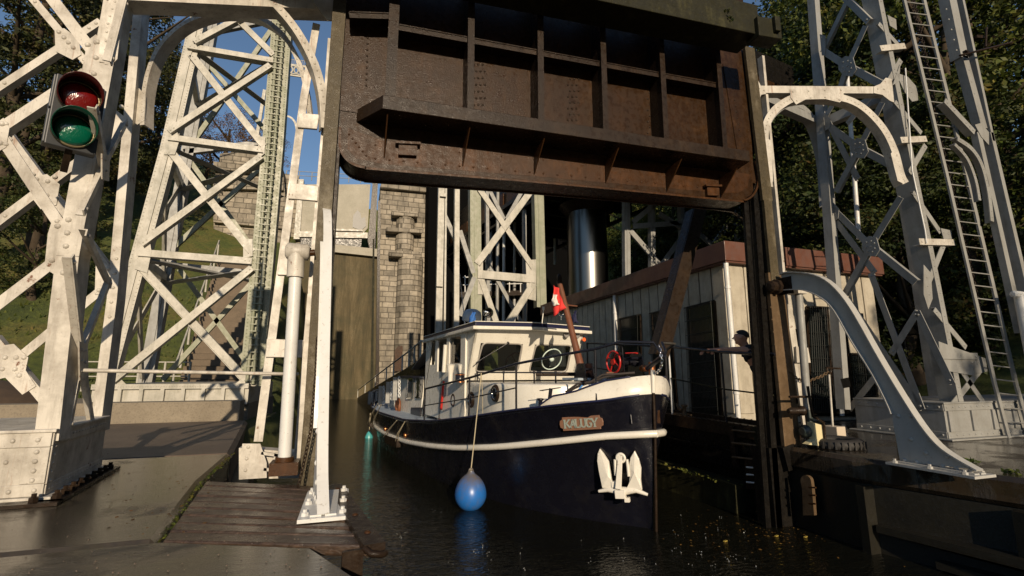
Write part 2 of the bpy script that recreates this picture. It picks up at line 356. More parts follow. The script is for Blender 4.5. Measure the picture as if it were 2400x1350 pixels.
b = MB(); b.prism([V((x, y, ZP)) for x, y in [(7.5, 7.9), (60, 7.9), (60, 30), (5.6, 30), (6.4, 12), (7.2, 9)]], (0, 0, 1), 3); tag(b.build('quay', quaym), kind='structure')
# weeds on quay
def leaves(b, c, n, rad, sz, rr, flat=1.0):
    for i in range(n):
        p = V(c)+V((rr.gauss(0, rad), rr.gauss(0, rad), rr.gauss(0, rad*flat)))
        u = V((rr.uniform(-1, 1), rr.uniform(-1, 1), rr.uniform(-1, 1))).normalized(); v = u.orthogonal().normalized(); s_ = sz*rr.uniform(.6, 1.3)
        b.add([p-u*s_, p-v*s_*.5, p+u*s_, p+v*s_*.5], [(0, 1, 2, 3)])
def leafmat(name, cols, sc=1.2):
    m = M(name, cols[0], .6); bb = base(m); k = len(cols)
    g = N(m, 'ShaderNodeNewGeometry'); c = ramp(m, noisy(m, sc, 5, .8), [(.32+.36*i/(k-1), c_) for i, c_ in enumerate(cols)])
    c2 = mix(m, g.outputs['Random Per Island'], g3(.45), g3(1.35)); c = mix(m, 1, c, c2, 'MULTIPLY')
    LK(m, c, bb.inputs['Base Color']); bb.inputs['Specular IOR Level'].default_value = .25
    tr = N(m, 'ShaderNodeBsdfTranslucent'); LK(m, c, tr.inputs[0]); ms = N(m, 'ShaderNodeMixShader'); ms.inputs[0].default_value = .25
    LK(m, bb.outputs[0], ms.inputs[1]); LK(m, tr.outputs[0], ms.inputs[2]); LK(m, ms.outputs[0], m.node_tree.nodes['Material Output'].inputs[0]); return m
leafG = leafmat('broadleaf_foliage', [(.022, .04, .008), (.05, .075, .013), (.10, .11, .018), (.17, .12, .02)])
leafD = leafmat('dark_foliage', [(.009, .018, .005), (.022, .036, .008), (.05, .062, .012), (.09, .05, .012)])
leafP = leafmat('pine_needles', [(.018, .026, .010), (.04, .048, .014), (.07, .07, .018), (.12, .075, .025)], .5)
leafO = leafmat('autumn_foliage', [(.07, .05, .018), (.14, .075, .025), (.19, .095, .04)])
bark = rusty('bark', (.03, .022, .015), (.06, .045, .03), (.1, .08, .06), .8, .5)
for nm, px, yy, lab in (('weed', (2375, 1110), 0, 'small green weed growing from the paving edge at the right'), ('weed', (2275, 1085), 0, 'tiny leafy sprig lying beside the foot of the curved brace')):
    p = P(*px); b = MB(); leaves(b, p+V((0, 0, .02)), 30, .035, .03, rnd, .5); tag(b.build('weed', leafG), lab, 'plant')
p = PZ(.06).at(2350, 1315); b = MB(); leaves(b, p, 40, .05, .035, rnd, .7); tag(b.build('weed', leafG), 'bright green water weed floating at the bottom right corner', 'plant')

# ------------------------------------------------------------------ near left lattice tower
YF, YB = 5.2, 6.5; FL = PY(YF); BK = PY(YB); FL.ws = .54; BK.ws = .56; fn_ = V((0, -1, 0)); LP = -1
t1 = thing('lattice_tower', (-2.8, 5.9, ZP), 'cream riveted lattice tower on a box base holding the traffic light', 'tower')
# girder base
gx0, gx1, gy0, gy1 = -6.5, -2.37, YF-.03, 6.55
b = MB(); b.box(gx0, gx1, gy0, gy1, ZP+.05, ZP+.56)
b.box(gx0-.05, gx1+.03, gy0-.03, gy1+.0, ZP+.56, ZP+.585)          # top plate
b.box(gx0, gx1+.07, gy0-.05, gy1+.05, ZP+.02, ZP+.05)
for x0, x1, z0, z1 in ((gx0, gx1, .44, .56), (gx0, gx1, .05, .15), (gx1-.17, gx1, .15, .44), (gx1-.9, gx1-.75, .15, .44)): b.box(x0, x1, gy0-.014, gy0, ZP+z0+(.002 if z0 else 0), ZP+z1-.001)
for y0, y1, z0, z1 in ((gy0, gy1, .45, .56), (gy0, gy1, .05, .14), (gy0, gy0+.14, .14, .45)): b.box(gx1, gx1+.012, y0+.001, y1, ZP+z0, ZP+z1-.001)
for i in range(24): b.rivet((gx1-.09-i*.165, gy0-.014, ZP+.50), fn_, .021); b.rivet((gx1-.06-i*.165, gy0-.014, ZP+.10), fn_, .021)
for i in range(4): b.rivet((gx1-.085, gy0-.014, ZP+.18+i*.075), fn_, .022); b.rivet((gx1-.28, gy0, ZP+.18+i*.075) if i == 2 else (gx1-.83, gy0-.014, ZP+.18+i*.075), fn_, .02)
for i in range(18):
    b.rivet((gx1+.012, gy0+.05+i*.073, ZP+.10), (1, 0, 0), .014); b.rivet((gx1+.012, gy0+.05+i*.073, ZP+.51), (1, 0, 0), .014)
for i in range(5): b.rivet((gx1+.012, gy0+.06, ZP+.16+i*.07), (1, 0, 0), .016)
b.v = [(x-.124*(y-gy0), y, z) for x, y, z in b.v]; b.build('base_girder', white, t1, .006)
b = MB(); b.box(gx1, gx1+.16, gy0-.12, gy1+.1, ZP+.003, ZP+.03); b.box(gx0, gx1+.16, gy0-.18, gy0-.05, ZP+.003, ZP+.03)
for i in range(9): b.lathe((gx1+.10, gy0-.02+i*.17, ZP+.03), (0, 0, 1), [(.035, 0), (.035, .035), (.02, .04), (.02, .065)], 6, False)
for i in range(3): b.lathe((gx1-.02-i*.5, gy0-.11, ZP+.03), (0, 0, 1), [(.035, 0), (.035, .035), (.02, .04), (.02, .065)], 6, False)
b.v = [(x-.124*(y-gy0), y, z) for x, y, z in b.v]; b.build('anchor_plate', rustdk, t1)
def leg(plane, pts, w, riv=0, **k):
    b = MB(); w = w*getattr(plane, 'ws', 1)
    for i in range(len(pts)-1):
        p, q = plane.at(*pts[i]), plane.at(*pts[i+1]); b.ang(p, q, w, plane.n, .016, k.get('fl', w), k.get('side', 1)); b.ang(p, q, w, plane.n, .016, k.get('fl', w), -k.get('side', 1)) if k.get('two') else None
        if riv: b.rivs(p, q, riv, plane.n, .018)
    return b
b = leg(FL, [(108, 1035), (158, 600), (250, 100), (282, -90)], .31, 0, side=1, fl=.18)
for (x0, y0, x1, y1, k) in ((147, 655, 162, 500, 5), (213, 230, 232, 80, 4)):
    b.rivs(FL.at(x0, y0)+fn_*.001, FL.at(x1, y1)+fn_*.001, k, fn_, .026)
    p_, q_ = FL.at(x0+26, y0), FL.at(x1+26, y1); b.rivs(V((p_.x-.01, YF+.1, p_.z)), V((q_.x-.01, YF+.1, q_.z)), k+1, (1, 0, 0), .022)
b.build('leg', white, t1)
b = leg(BK, [(222, 1012), (262, 700), (325, 0), (335, -90)], .17, 0, side=1, fl=.2)
b.rivs(BK.at(255, 760), BK.at(275, 590), 5, fn_, .02); b.build('leg', white, t1)
def gusset(plane, pts, mt, parent, riv=(), off=.004, t=.012, r=.027):
    b = MB(); ps = [plane.at(x, y, off) for x, y in pts]; b.prism(ps, plane.n, t)
    for x, y in riv: b.rivet(plane.at(x, y, off), plane.n, r)
    return b.build('gusset_plate', mt, parent)
def brace(plane, x0, y0, x1, y1, w, mt, parent, off=0, riv=0, side=1, name='brace', fl=None, r=.022, lip=0):
    b = MB(); p, q = plane.at(x0, y0, off), plane.at(x1, y1, off); w = w*getattr(plane, 'ws', 1); b.ang(p, q, w, plane.n, .012, fl, side)
    if lip:
        d = (q-p).normalized(); u = d.cross(plane.n).normalized(); u = -u if u.z > 0 else u
        b.bar(p+u*(w/2-.008)+plane.n*lip, q+u*(w/2-.008)+plane.n*lip, .016, lip-.001, plane.n)
    if riv:
        d = (q-p).normalized()
        for i in range(riv): b.rivet(p+d*(.06+i*.10), plane.n, r); b.rivet(q-d*(.06+i*.10), plane.n, r)
    return b.build(name, mt, parent)
for m_ in ((130, 610, -60, 755, .17, 1), (143, 532, 5, 325, .17, -1), (0, 300, 200, 168, .17, 1), (215, 118, 105, -25, .19, -1), (0, 315, -60, 240, .17, 1)):
    brace(FL, *m_[:4], m_[4], white, t1, -.012, 1, m_[5])
gusset(FL, [(112, 548), (122, 516), (160, 520), (172, 530), (160, 640), (130, 645), (104, 628)], white, t1, [(122, 610), (135, 530)], -.006)
gusset(FL, [(-25, 300), (8, 276), (22, 300), (14, 345), (-10, 358)], white, t1, [(5, 290), (0, 335)], -.006)
gusset(FL, [(193, 160), (205, 95), (225, 80), (245, 110), (235, 200), (180, 200)], white, t1, [(206, 105), (226, 100)], -.006)
for m_ in ((-20, 215, 235, 48, .15, 1), (60, -22, 205, 150, .15, -1), (-20, 530, 300, 290, .16, 1), (5, 300, 258, 640, .16, -1), (258, 662, 20, 858, .16, 1), (-20, 790, 165, 1015, .16, -1)):
    brace(BK, *m_[:4], m_[4], white, t1, -.02, 2, m_[5])
gusset(BK, [(128, 70), (150, 66), (184, 90), (190, 128), (170, 140), (130, 120)], white, t1, [(138, 75), (150, 88), (160, 100), (172, 112)], -.008)
gusset(BK, [(70, 415), (110, 408), (140, 432), (132, 480), (95, 490), (72, 460)], white, t1, [(76, 408), (86, 420), (128, 414), (112, 425), (110, 458)], -.008)
gusset(BK, [(225, 600), (262, 628), (262, 690), (222, 690)], white, t1, [(254, 630), (250, 660), (232, 680)], -.008)
gusset(BK, [(262, 250), (300, 280), (296, 300), (262, 330)], white, t1, [(285, 250)], -.008)
gusset(BK, [(-10, 812), (32, 806), (66, 838), (60, 868), (84, 905), (52, 925), (12, 885), (-10, 890)], white, t1, [(12, 838), (38, 838), (5, 865), (35, 865), (45, 880), (56, 838)], -.008)
SD = PV(-2.33, YF+.1, -2.55, YB); SD.ws = .62                # side face towards the canal
for m_ in ((172, 600, 197, 830, .11, 1), (262, 655, 197, 822, .11, -1), (193, 862, 165, 1010, .11, 1), (200, 862, 222, 1005, .11, -1), (262, 670, 204, 545, .11, 1), (248, 395, 198, 500, .11, -1), (228, 250, 252, 388, .11, 1), (300, 285, 250, 382, .11, -1), (300, 0, 262, 150, .1, 1)):
    brace(SD, *m_[:4], m_[4], white, t1, .0, 1, m_[5], fl=.05)
gusset(SD, [(186, 800), (206, 806), (208, 890), (188, 892)], white, t1, [(192, 820), (201, 822), (192, 845), (200, 850), (190, 870)], .014, r=.016)
gusset(SD, [(240, 360), (258, 365), (256, 425), (240, 420)], white, t1, [(248, 375), (249, 400)], .014, r=.016)

# ------------------------------------------------------------------ arches
def arch(plane, pts, w, d, mt, parent, name='arch', inward=1):
    ps = [plane.at(x, y) for x, y in pts]; b = MB(); n = plane.n; c = sum(ps, V((0, 0, 0)))/len(ps)
    L = len(ps); off = []
    for i in range(L):
        t = (ps[min(i+1, L-1)]-ps[max(i-1, 0)]).normalized(); u = t.cross(n).normalized(); off.append(u*inward)
    vs = []; fs = []
    for i in range(L):
        a, o = ps[i], ps[i]+off[i]*w
        vs += [a, o, o-n*.016, o-n*.016-off[i]*(w-.018), a+off[i]*.016-n*d, a-n*d]
    for i in range(L-1):
        for k in range(6): fs.append((i*6+k, i*6+(k+1) % 6, (i+1)*6+(k+1) % 6, (i+1)*6+k))
    b.add(vs, fs, False); b.add(vs[:6], [tuple(range(6))]); b.add(vs[-6:], [tuple(range(6))])
    for i in range(1, L-1, 1): b.rivet(ps[i]+off[i]*w*.5, n, .014)
    return b.build(name, mt, parent)
def spline(pts, k=5):
    out = []
    for i in range(len(pts)-1):
        p0, p1, p2, p3 = [np.array(pts[min(max(j, 0), len(pts)-1)], float) for j in (i-1, i, i+1, i+2)]
        for s_ in range(k):
            t = s_/k; out.append(tuple(.5*((2*p1)+(-p0+p2)*t+(2*p0-5*p1+4*p2-p3)*t*t+(-p0+3*p1-3*p2+p3)*t**3)))
    return out+[tuple(pts[-1])]
LB = PV(-2.5, 6.5, -.45, 5.72); LF = PV(-2.35, 5.22, -.45, 5.66)
ar = thing('portal_arch', (-1.5, 6.1, 4.5), 'white curved arch spanning from rear tower leg to the guide post at upper left', 'arch', None)
arch(LB, spline([(338, 292), (340, 230), (352, 165), (378, 108), (425, 62), (480, 38), (535, 30), (600, 42), (655, 80), (692, 140), (712, 210), (722, 290)]), .055, .15, white, ar, 'arch_rib', -1)
b = MB(); b.prism([LB.at(x, y, .004) for x, y in ((312, 285), (322, 292), (338, 282), (341, 225), (324, 205), (318, 235))], LB.n, .014); b.build('end_plate', white, ar)
ar = thing('portal_arch', (-1.5, 5.5, 4.5), 'broad white front arch dropping from the top edge onto the dark guide post', 'arch', None)
arch(LF, spline([(262, 150), (268, 60), (300, -20), (370, -85), (470, -110), (560, -65), (625, 0), (685, 70), (728, 150), (747, 225), (752, 298)]), .095, .14, white, ar, 'arch_rib', -1)
b = MB(); b.prism([LF.at(x, y, .004) for x, y in ((245, 150), (262, 152), (275, 138), (282, 70), (298, -30), (262, -30))], LF.n, .014); b.build('end_plate', white, ar)
b = MB(); p_, q_ = LF.at(240, -28), LF.at(800, 4); b.chan(p_, q_, .22, LF.n, .016, .22)
b.prism([LF.at(x, y, .02) for x, y in ((735, 5), (768, 48), (788, 44), (795, -10), (740, -10))], LF.n, .02); b.rivs(p_, q_, 30, LF.n, .016)
tag(b.build('crossbeam', white), 'rust streaked beam crossing the top of the left portal', 'beam')

# ------------------------------------------------------------------ guide posts
def post(name, lab, plane, pts, w, d, mt, n2=None):
    b = MB()
    for i in range(len(pts)-1): b.bar(plane.at(*pts[i]), plane.at(*pts[i+1]), w, d, plane.n)
    return b, lab
G = PY(5.5)
t = thing('guide_post', (-.35, 5.6, 0), 'wet weathered guide post at the left side of the lifted gate', 'post')
b = MB()
for (a, c_) in (((799, -30), (757, 550)), ((757, 550), (716, 1190))): b.bar(G.at(*a), G.at(*c_), .15, .09, G.n)
b.build('face', wetpost, t)
b = MB(); b.bar(G.at(806, -30, -.1), G.at(724, 1230, -.1), .14, .35, G.n); b.box(-.40, -.24, 5.56, 5.9, -.6, 1.1); b.build('rail', rustdk, t)
t = thing('post_column', (-.7, 5.8, ZP), 'slender white two-legged column with square batten plates beside the left guide post', 'column')
LC = PY(5.78)
for pts, w_ in ((((742, 55), (712, 230), (605, 1035)), .085), (((775, 90), (760, 300), (695, 1085)), .065)):
    b = MB()
    for i in range(2): b.ang(LC.at(*pts[i]), LC.at(*pts[i+1]), w_, LC.n, .014, .12, 1)
    b.build('leg', white, t)
for q in (((700, 264), (748, 268), (743, 302), (697, 298)), ((680, 428), (747, 436), (744, 471), (675, 465)), ((655, 604), (712, 608), (709, 646), (650, 644)), ((625, 794), (712, 797), (707, 838), (622, 837))):
    b = MB(); b.prism([LC.at(x, y, .03) for x, y in q], LC.n, .04); b.build('batten_plate', white, t, .006)
b = MB(); b.prism([LC.at(x, y, .02) for x, y in ((568, 1040), (610, 1040), (625, 1085), (625, 1120), (560, 1124))], LC.n, .02); b.prism([LC.at(x, y, -.1) for x, y in ((560, 1050), (700, 1060), (700, 1120), (560, 1124))], LC.n, .2)
for x, y in ((582, 1048), (578, 1075), (575, 1102)): b.rivet(LC.at(x, y, .02), LC.n, .02)
b.bar(LC.at(612, 1062, .02), LC.at(655, 1068, .02), .03, .03, LC.n); b.bar(LC.at(618, 1100, .02), LC.at(660, 1105, .02), .03, .03, LC.n); b.bar(LC.at(648, 1062, .02), LC.at(640, 1112, .02), .04, .03, LC.n)
b.build('footing', white, t)
t = thing('push_rod', (-.55, 5.4, ZP), 'round pale steel rod standing upright between pivots beside the left guide', 'rod')
RD = PY(5.42); b = MB(); b.tube([RD.at(693, 640), RD.at(667, 1075)], .062, 16); b.build('tube', pole, t)
b = MB(); b.tube([RD.at(695, 592), RD.at(692, 650)], .085, 14); b.lathe(RD.at(698, 590), (1, 0, 0), [(.06, -.12), (.09, -.1), (.09, .1), (.06, .12)], 12); b.build('clevis', white, t)
b = MB(); b.tube([RD.at(668, 1070), RD.at(665, 1100)], .09, 10); b.obox(RD.at(668, 1095), (1, 0, 0), (0, 1, 0), (0, 0, 1), .13, .12, .06); b.build('foot_block', rustor, t)
b = MB(); b.tube([RD.at(670, 598), RD.at(738, 592)], .035, 10); b.build('pivot_pin', rustor, t)
# straight-looking brace in front of the left guide (plane of the canal axis), same form as the right one
OUT = [(5.42, 3.62), (5.28, 3.63), (4.94, 3.54), (4.7, 3.40), (4.51, 3.17), (4.35, 2.86), (4.15, 2.37), (3.97, 1.96), (3.79, 1.59), (3.65, 1.38), (3.51, 1.27), (3.32, 1.17)]
INN = [(5.42, 3.36), (5.28, 3.35), (5.04, 3.30), (4.79, 3.15), (4.63, 2.95), (4.45, 2.54), (4.24, 2.11), (4.10, 1.72), (4.09, 1.6), (4.085, 1.45), (4.08, 1.3), (4.07, 1.12)]
def build_brace(fX, label, mt, dy=0, fw=.055, zs=1.0, out=OUT, inn=INN, rz=1):
    t = thing('curved_brace', (fX(4), 4.5, ZP), label, 'brace'); o_ = spline(out, 3); i_ = spline(inn, 3)
    mk = lambda l, s_=0: [V((fX(y+dy)+s_, y+dy, ZP+(z-ZP)*zs)) for y, z in l]
    O4, I4 = mk(o_), mk(i_); k = len(O4); n = V((-1, 0, 0)); b = MB()
    vs = [p+V((-.012, 0, 0)) for p in O4+I4]+[p+V((.012, 0, 0)) for p in O4+I4]
    b.add(vs, [(i, i+1, k+i+1, k+i) for i in range(k-1)]+[(2*k+i, 3*k+i, 3*k+i+1, 2*k+i+1) for i in range(k-1)]+[(k-1, k-1+2*k, 2*k-1+2*k, 2*k-1)])
    y0, y1 = out[-1][0]+dy, inn[-1][0]+dy
    def rv(yy, zz, r=.026): b.rivet((fX(yy)-.014, yy, ZP+zz), n, r)
    for i in range(6): rv(y0+.07+(y1-y0-.12)*i/5, .055)
    for a, c_ in ((.35, .17), (.62, .17), (.8, .30), (.55, .32), (.93, .55), (.75, .56)): rv(y0+(y1-y0)*a, c_)
    b.build('web', mt, t)
    b = MB()
    for i in range(k-1):
        d = (O4[i+1]-O4[i]).normalized(); b.bar(O4[i], O4[i+1]+d*.004, fw*2, .016, V((0, -d.z, d.y)) if d.y < 0 and False else (V((1, 0, 0)).cross(d) if V((1, 0, 0)).cross(d).z > 0 else -V((1, 0, 0)).cross(d)))
        e = (I4[i+1]-I4[i]).normalized(); m_ = V((1, 0, 0)).cross(e)
        if i < k*.62: b.bar(I4[i], I4[i+1]+e*.004, fw*2, .014, m_ if m_.y > 0 else -m_)
    b.build('flange', mt, t)
    b = MB(); X0 = fX(y0); b.box(X0-.17, X0+.17, y0-.04, y1+.06, ZP+.002, ZP+.028)
    b.box(X0-.09, X0-.013, y0, y1, ZP+.029, ZP+.042); b.box(X0+.013, X0+.09, y0, y1, ZP+.029, ZP+.042)
    for yy in (y0+.06, (y0+y1)/2, y1-.02):
        for sx in (-.13, .13): b.lathe((X0+sx, yy, ZP+.028), (0, 0, 1), [(.028, 0), (.028, .022), (.015, .027), (.015, .045)], 6, False)
    b.build('foot_plate', mt, t); return t
xt, xb = PY(5.7).at(757, 560).x, PY(3.92).at(757, 1215).x
OUTL = [(5.72, 3.95), (5.5, 3.96), (5.3, 3.8), (5.1, 3.5), (4.95, 3.17), (4.8, 2.8), (4.6, 2.3), (4.42, 1.9), (4.28, 1.6), (4.15, 1.38), (4.03, 1.25), (3.92, 1.14)]
INNL = [(5.72, 3.65), (5.55, 3.6), (5.4, 3.45), (5.25, 3.2), (5.1, 2.9), (4.95, 2.54), (4.8, 2.11), (4.72, 1.72), (4.71, 1.6), (4.70, 1.45), (4.69, 1.3), (4.68, 1.12)]
bl = build_brace(lambda y: xb+(xt-xb)*(y-3.92)/(5.7-3.92), 'tall straight white brace with a bolted foot on the plank deck', pole, 0, .042, 1, OUTL, INNL)
br = build_brace(lambda y: 6.14, 'grey curved brace bending down from the right guide to a riveted foot', bracep, 0, .055)
b = MB(); b.lathe((6.06, 5.45, 3.42), (1, 0, 0), [(.05, -.16), (.09, -.14), (.09, -.06), (.12, -.05), (.12, .0), (.06, .02)], 8, False); b.bar((6.12, 5.55, 3.43), (6.12, 5.25, 3.43), .26, .03, (-1, 0, 0)); b.build('hinge_bolt', rustdk, br)
b = MB(); b.bar((6.12, 4.66, 2.0), (6.12, 4.56, 2.02), .12, .02, (-1, 0, 0)); b.build('latch', brownst, br)
# pipe bollard by its foot
t = thing('mooring_pin', (6.0, 4.4, ZP), 'short mossy white pipe stub in front of the curved brace foot', 'bollard')
p_ = P(2117, 1085, 1.0); b = MB(); b.lathe((p_.x, p_.y, .98), (0, 0, 1), [(.065, 0), (.06, .06), (.05, .08), (.05, .38), (.03, .40), (.03, .46), (.015, .48)], 12); b.build('post', wetpost, t)
b = MB(); b.tube([(p_.x, p_.y, 1.42), (p_.x+.35, p_.y-.0, 1.42), (p_.x+.36, p_.y, 1.30)], .018, 6); b.build('arm', rustdk, t)

# right guide
t = thing('guide_post', (5.9, 5.7, 0), 'tall black and white stained guide post carrying the right side of the gate', 'post')
GR = PY(5.52)
b = MB(); b.bar(GR.at(1757, 110, .03), GR.at(1800, 470, .03), .2, .05, GR.n); b.bar(GR.at(1800, 470, .03), GR.at(1818, 660, .03), .16, .05, GR.n); b.build('face', wetpost, t)
b = MB(); b.bar(GR.at(1818, 640, .02), GR.at(1862, 1085, .02), .3, .06, GR.n)
for i in range(13): u_ = i/12; b.rivet(GR.at(1826+44*u_, 700+360*u_, .02), GR.n, .016); b.rivet(GR.at(1806+40*u_, 720+350*u_, .02), GR.n, .012)
b.build('riveted_face', brownst, t)
b = MB()
for (xa, xb_, d0, w_, dp) in ((1746, 1802, .1, .09, .05), (1758, 1814, .13, .05, .1), (1770, 1828, .06, .1, .25), (1784, 1844, .16, .08, .25)): b.bar(GR.at(xa, 430, -d0), GR.at(xb_, 1240, -d0), w_, dp, GR.n)
b.build('rail', blackst, t)
b = MB(); b.bar(GR.at(1789, 130, .0), GR.at(1838, 640, 0), .05, .1, GR.n); b.bar(GR.at(1838, 640, -.1), GR.at(1895, 1030, -.1), .12, .03, GR.n); b.prism([GR.at(x, y, -.05) for x, y in ((1866, 812), (1894, 815), (1900, 850), (1868, 850))], GR.n, .03); b.build('edge_angle', white, t)
b = MB(); b.bar(GR.at(1848, 1045, .04), GR.at(1862, 1100, .04), .22, .3, GR.n); b.box(5.75, 6.3, 5.58, 5.9, -.6, ZP-.02); b.build('base', blackst, t)

# ------------------------------------------------------------------ the lifted gate
t = thing('lift_gate', (2.8, 5.6, 4.5), 'big rusty brown steel gate hoisted above the boat', 'gate')
SK = PY(5.58); K0 = SK.n
lo = [(793, -60), (800, 180), (797, 345), (806, 368), (826, 385), (856, 394), (900, 399), (1300, 431), (1700, 469), (1740, 470), (1762, 455), (1772, 425), (1765, 385), (1738, -60)]
b = MB(); b.prism([SK.at(*p) for p in lo], K0, .03); b.build('skin_plate', rust, t)
rim = spline([(797, 300), (797, 345), (806, 368), (826, 386), (856, 395), (900, 400), (1300, 432), (1700, 470), (1740, 471), (1764, 456), (1774, 425), (1768, 380)], 4)
b = MB(); ps = [SK.at(*p) for p in rim]; L = len(ps)
for i in range(L-1):
    b.add([ps[i]+K0*.03, ps[i+1]+K0*.03, ps[i+1]-K0*.36, ps[i]-K0*.36], [(0, 1, 2, 3)])
    b.add([ps[i]+K0*.03+V((0, 0, .018)), ps[i+1]+K0*.03+V((0, 0, .018)), ps[i+1]-K0*.36+V((0, 0, .018)), ps[i]-K0*.36+V((0, 0, .018))], [(0, 1, 2, 3)])
    b.bar(ps[i]+K0*.032, ps[i+1]+K0*.032, .03, .02, K0)
    b.bar(ps[i]-K0*.36+V((0, 0, .01)), ps[i+1]-K0*.36+V((0, 0, .01)), .06, .02, K0)
b.build('rim_channel', rustor, t)
b = MB(); b.prism([SK.at(x, y, .002) for x, y in ((815, 350), (835, 372), (900, 385), (1300, 417), (1690, 452), (1730, 452), (1752, 440), (1757, 415), (1757, 408), (1700, 400), (900, 330), (815, 300))], K0, .01)
for i in range(26): u_ = i/25; b.rivet(SK.at(880+820*u_, 372+72*u_, .003), K0, .015); b.rivet(SK.at(880+820*u_, 340+72*u_, .003), K0, .012) if i % 3 == 0 else None
for i in range(6): b.rivet(SK.at(818+8*i, 315+10*i, .003), K0, .014)
b.build('lower_panel', rustor, t)
b = MB(); b.box(0, 5.6, 5.62, 5.95, 5.0, 5.04); b.box(0, 5.6, 5.62, 5.95, 6.0, 6.04); b.box(-.2, 5.85, 5.94, 5.97, 4.75, 8.2); b.build('back_frame', rustdk, t)
b = MB()                                          # wide beam
A, B2 = PY(5.13).at(897, 238), PY(5.13).at(1757, 366); zb = (A.z+B2.z)/2
h = .085
fr = [A+V((0, 0, h)), B2+V((0, 0, h)), B2+V((0, 0, -h)), A+V((0, 0, -h))]
bk = [V((p.x, 5.58, p.z)) for p in (fr[0]+V((-.28, 0, .02)), fr[1]+V((.1, 0, .02)), fr[2]+V((.1, 0, .02)), fr[3]+V((-.28, 0, .02)))]
b.hexa([fr[3], fr[2], bk[2], bk[3], fr[0], fr[1], bk[1], bk[0]]); b.build('main_beam', rustdk, t, .006)
RBP = PY(5.28)
ribs = [(905, 222, 919, -60, .12), (1094, 247, 1096, 40, .085), (1260, 270, 1258, -60, .085), (1412, 296, 1403, -60, .085), (1554, 320, 1540, -60, .085), (1692, 338, 1672, 150, .085)]
ribs[1] = (1094, 247, 1091, -60, .085); ribs[5] = (1692, 338, 1665, -60, .085)
for (x0, y0, x1, y1, w_) in ribs:
    b = MB(); p, q = RBP.at(x0+9, y0+14), RBP.at(x1+9, y1); q = V((p.x+(q.x-p.x)*.3, q.y, q.z)); b.bar(p, q, w_, .015, K0); b.bar(V((p.x-w_*.35, 5.296, p.z)), V((q.x-w_*.35, 5.296, q.z)), .015, .28, K0); b.build('rib', rustdk, t)
ST = PY(5.33); 
for zz, (xa, ya, xb_, yb) in enumerate(((918, 66, 1688, 206), (818, 40, 912, 43))):
    b = MB(); p, q = ST.at(xa, ya), ST.at(xb_, yb); b.bar(p+V((0, .005, .035)), q+V((0, .005, .035)), .075, .014, K0); b.bar(V((p.x, 5.58, p.z+.072)), V((q.x, 5.58, q.z+.072)), .014, .26, K0)
    b.obox((p+q)/2+V((0, .12, .07)), q-p, (0, 1, 0), (0, 0, 1), (q-p).length/2, .125, .007); b.build('stringer', rustdk, t)
b = MB(); p, q = ST.at(818, -30), ST.at(1720, 80)
b = MB(); p, q = PY(5.3).at(1400, -10), PY(5.3).at(1690, 52)
LG = [((907, 272), (895, 367)), ((1100, 305), (1087, 388)), ((1275, 330), (1260, 408)), ((1449, 352), (1430, 428)), ((1597, 378), (1577, 449)), ((1727, 400), (1712, 466))]
for (xa, ya), (xb_, yb) in LG:
    a = PY(5.2).at(xa, ya-6); c_ = SK.at(xb_, yb, .02); up = V((c_.x+.0, 5.56, a.z))
    b = MB(); b.prism([a, V((a.x, c_.y, c_.z)), V((a.x, 5.56, a.z))], (-1, 0, 0), .014); b.build('gusset_plate', rustor, t)
for x, y in ((955, 352), (1665, 448)):
    b = MB(); p = SK.at(x, y, .0); b.obox(p+K0*.04+V((0, 0, .06)), (1, 0, .1), (0, 1, 0), (0, 0, 1), .15, .05, .015); b.obox(p+K0*.03+V((0, 0, -.02)), (1, 0, .1), (0, 1, 0), (0, 0, 1), .11, .03, .07); b.build('bracket', rustor, t)
b = MB()
for xc, y0, y1 in ((1115, 120, 246), (1335, 172, 282), (1522, 205, 312)):
    for i in range(9):
        for k in range(3): b.rivet(SK.at(xc+(k*10-4)+(5 if i % 2 else 0), y0+(y1-y0)*i/8, .001), K0, .017)
for i in range(10): b.rivet(SK.at(831-.6*i, 62+22*i, .001), K0, .017); b.rivet(SK.at(862-.4*i, 75+14*i, .001), K0, .014)
for i in range(10): b.rivet(SK.at(1722+2*i, 235+14*i, .001), K0, .014)
b.build('rivets', rustdk, t)
b = MB(); b.bar(SK.at(836, -60, .012), SK.at(822, 262, .012), .24, .01, K0); b.build('edge_plate', rust, t); b = MB(); b.bar(SK.at(1700, 150, .012), SK.at(1738, 380, .012), .1, .01, K0); b.build('edge_plate', rust, t)
# upper girder in front of the gate top
t = thing('top_girder', (2.8, 4.9, 7.0), 'mossy dark girder running across above the lifted gate', 'girder')
p, q = PY(4.75).at(1402, 0), PY(4.75).at(1738, 72); d_ = (q-p)/(q.x-p.x); p = q-d_*8.2; q = q+d_*.35
b = MB(); b.hexa([p, q, q+V((0, .45, 0)), p+V((0, .45, 0)), p+V((0, 0, .5)), q+V((0, 0, .5)), q+V((0, .45, .5)), p+V((0, .45, .5))]); b.build('beam', moss, t, .01)
b = MB(); c_ = q+V((.12, .05, .1)); b.obox(c_, (1, 0, .1), (0, 1, 0), (0, 0, 1), .22, .12, .16); b.obox(c_+V((.1, -.1, .05)), (1, 0, .1), (0, 1, 0), (0, 0, 1), .05, .08, .12); b.build('end_bracket', moss, t, .01)
for x, y in ((1705, 25), (1712, 45)):
    b = MB(); leaves(b, PY(4.74).at(x, y), 24, .03, .03, rnd); tag(b.build('fern', leafG), 'small green fern sprouting high on the mossy girder' if y > 30 else 'upper tuft of leaves on the mossy girder', 'plant')
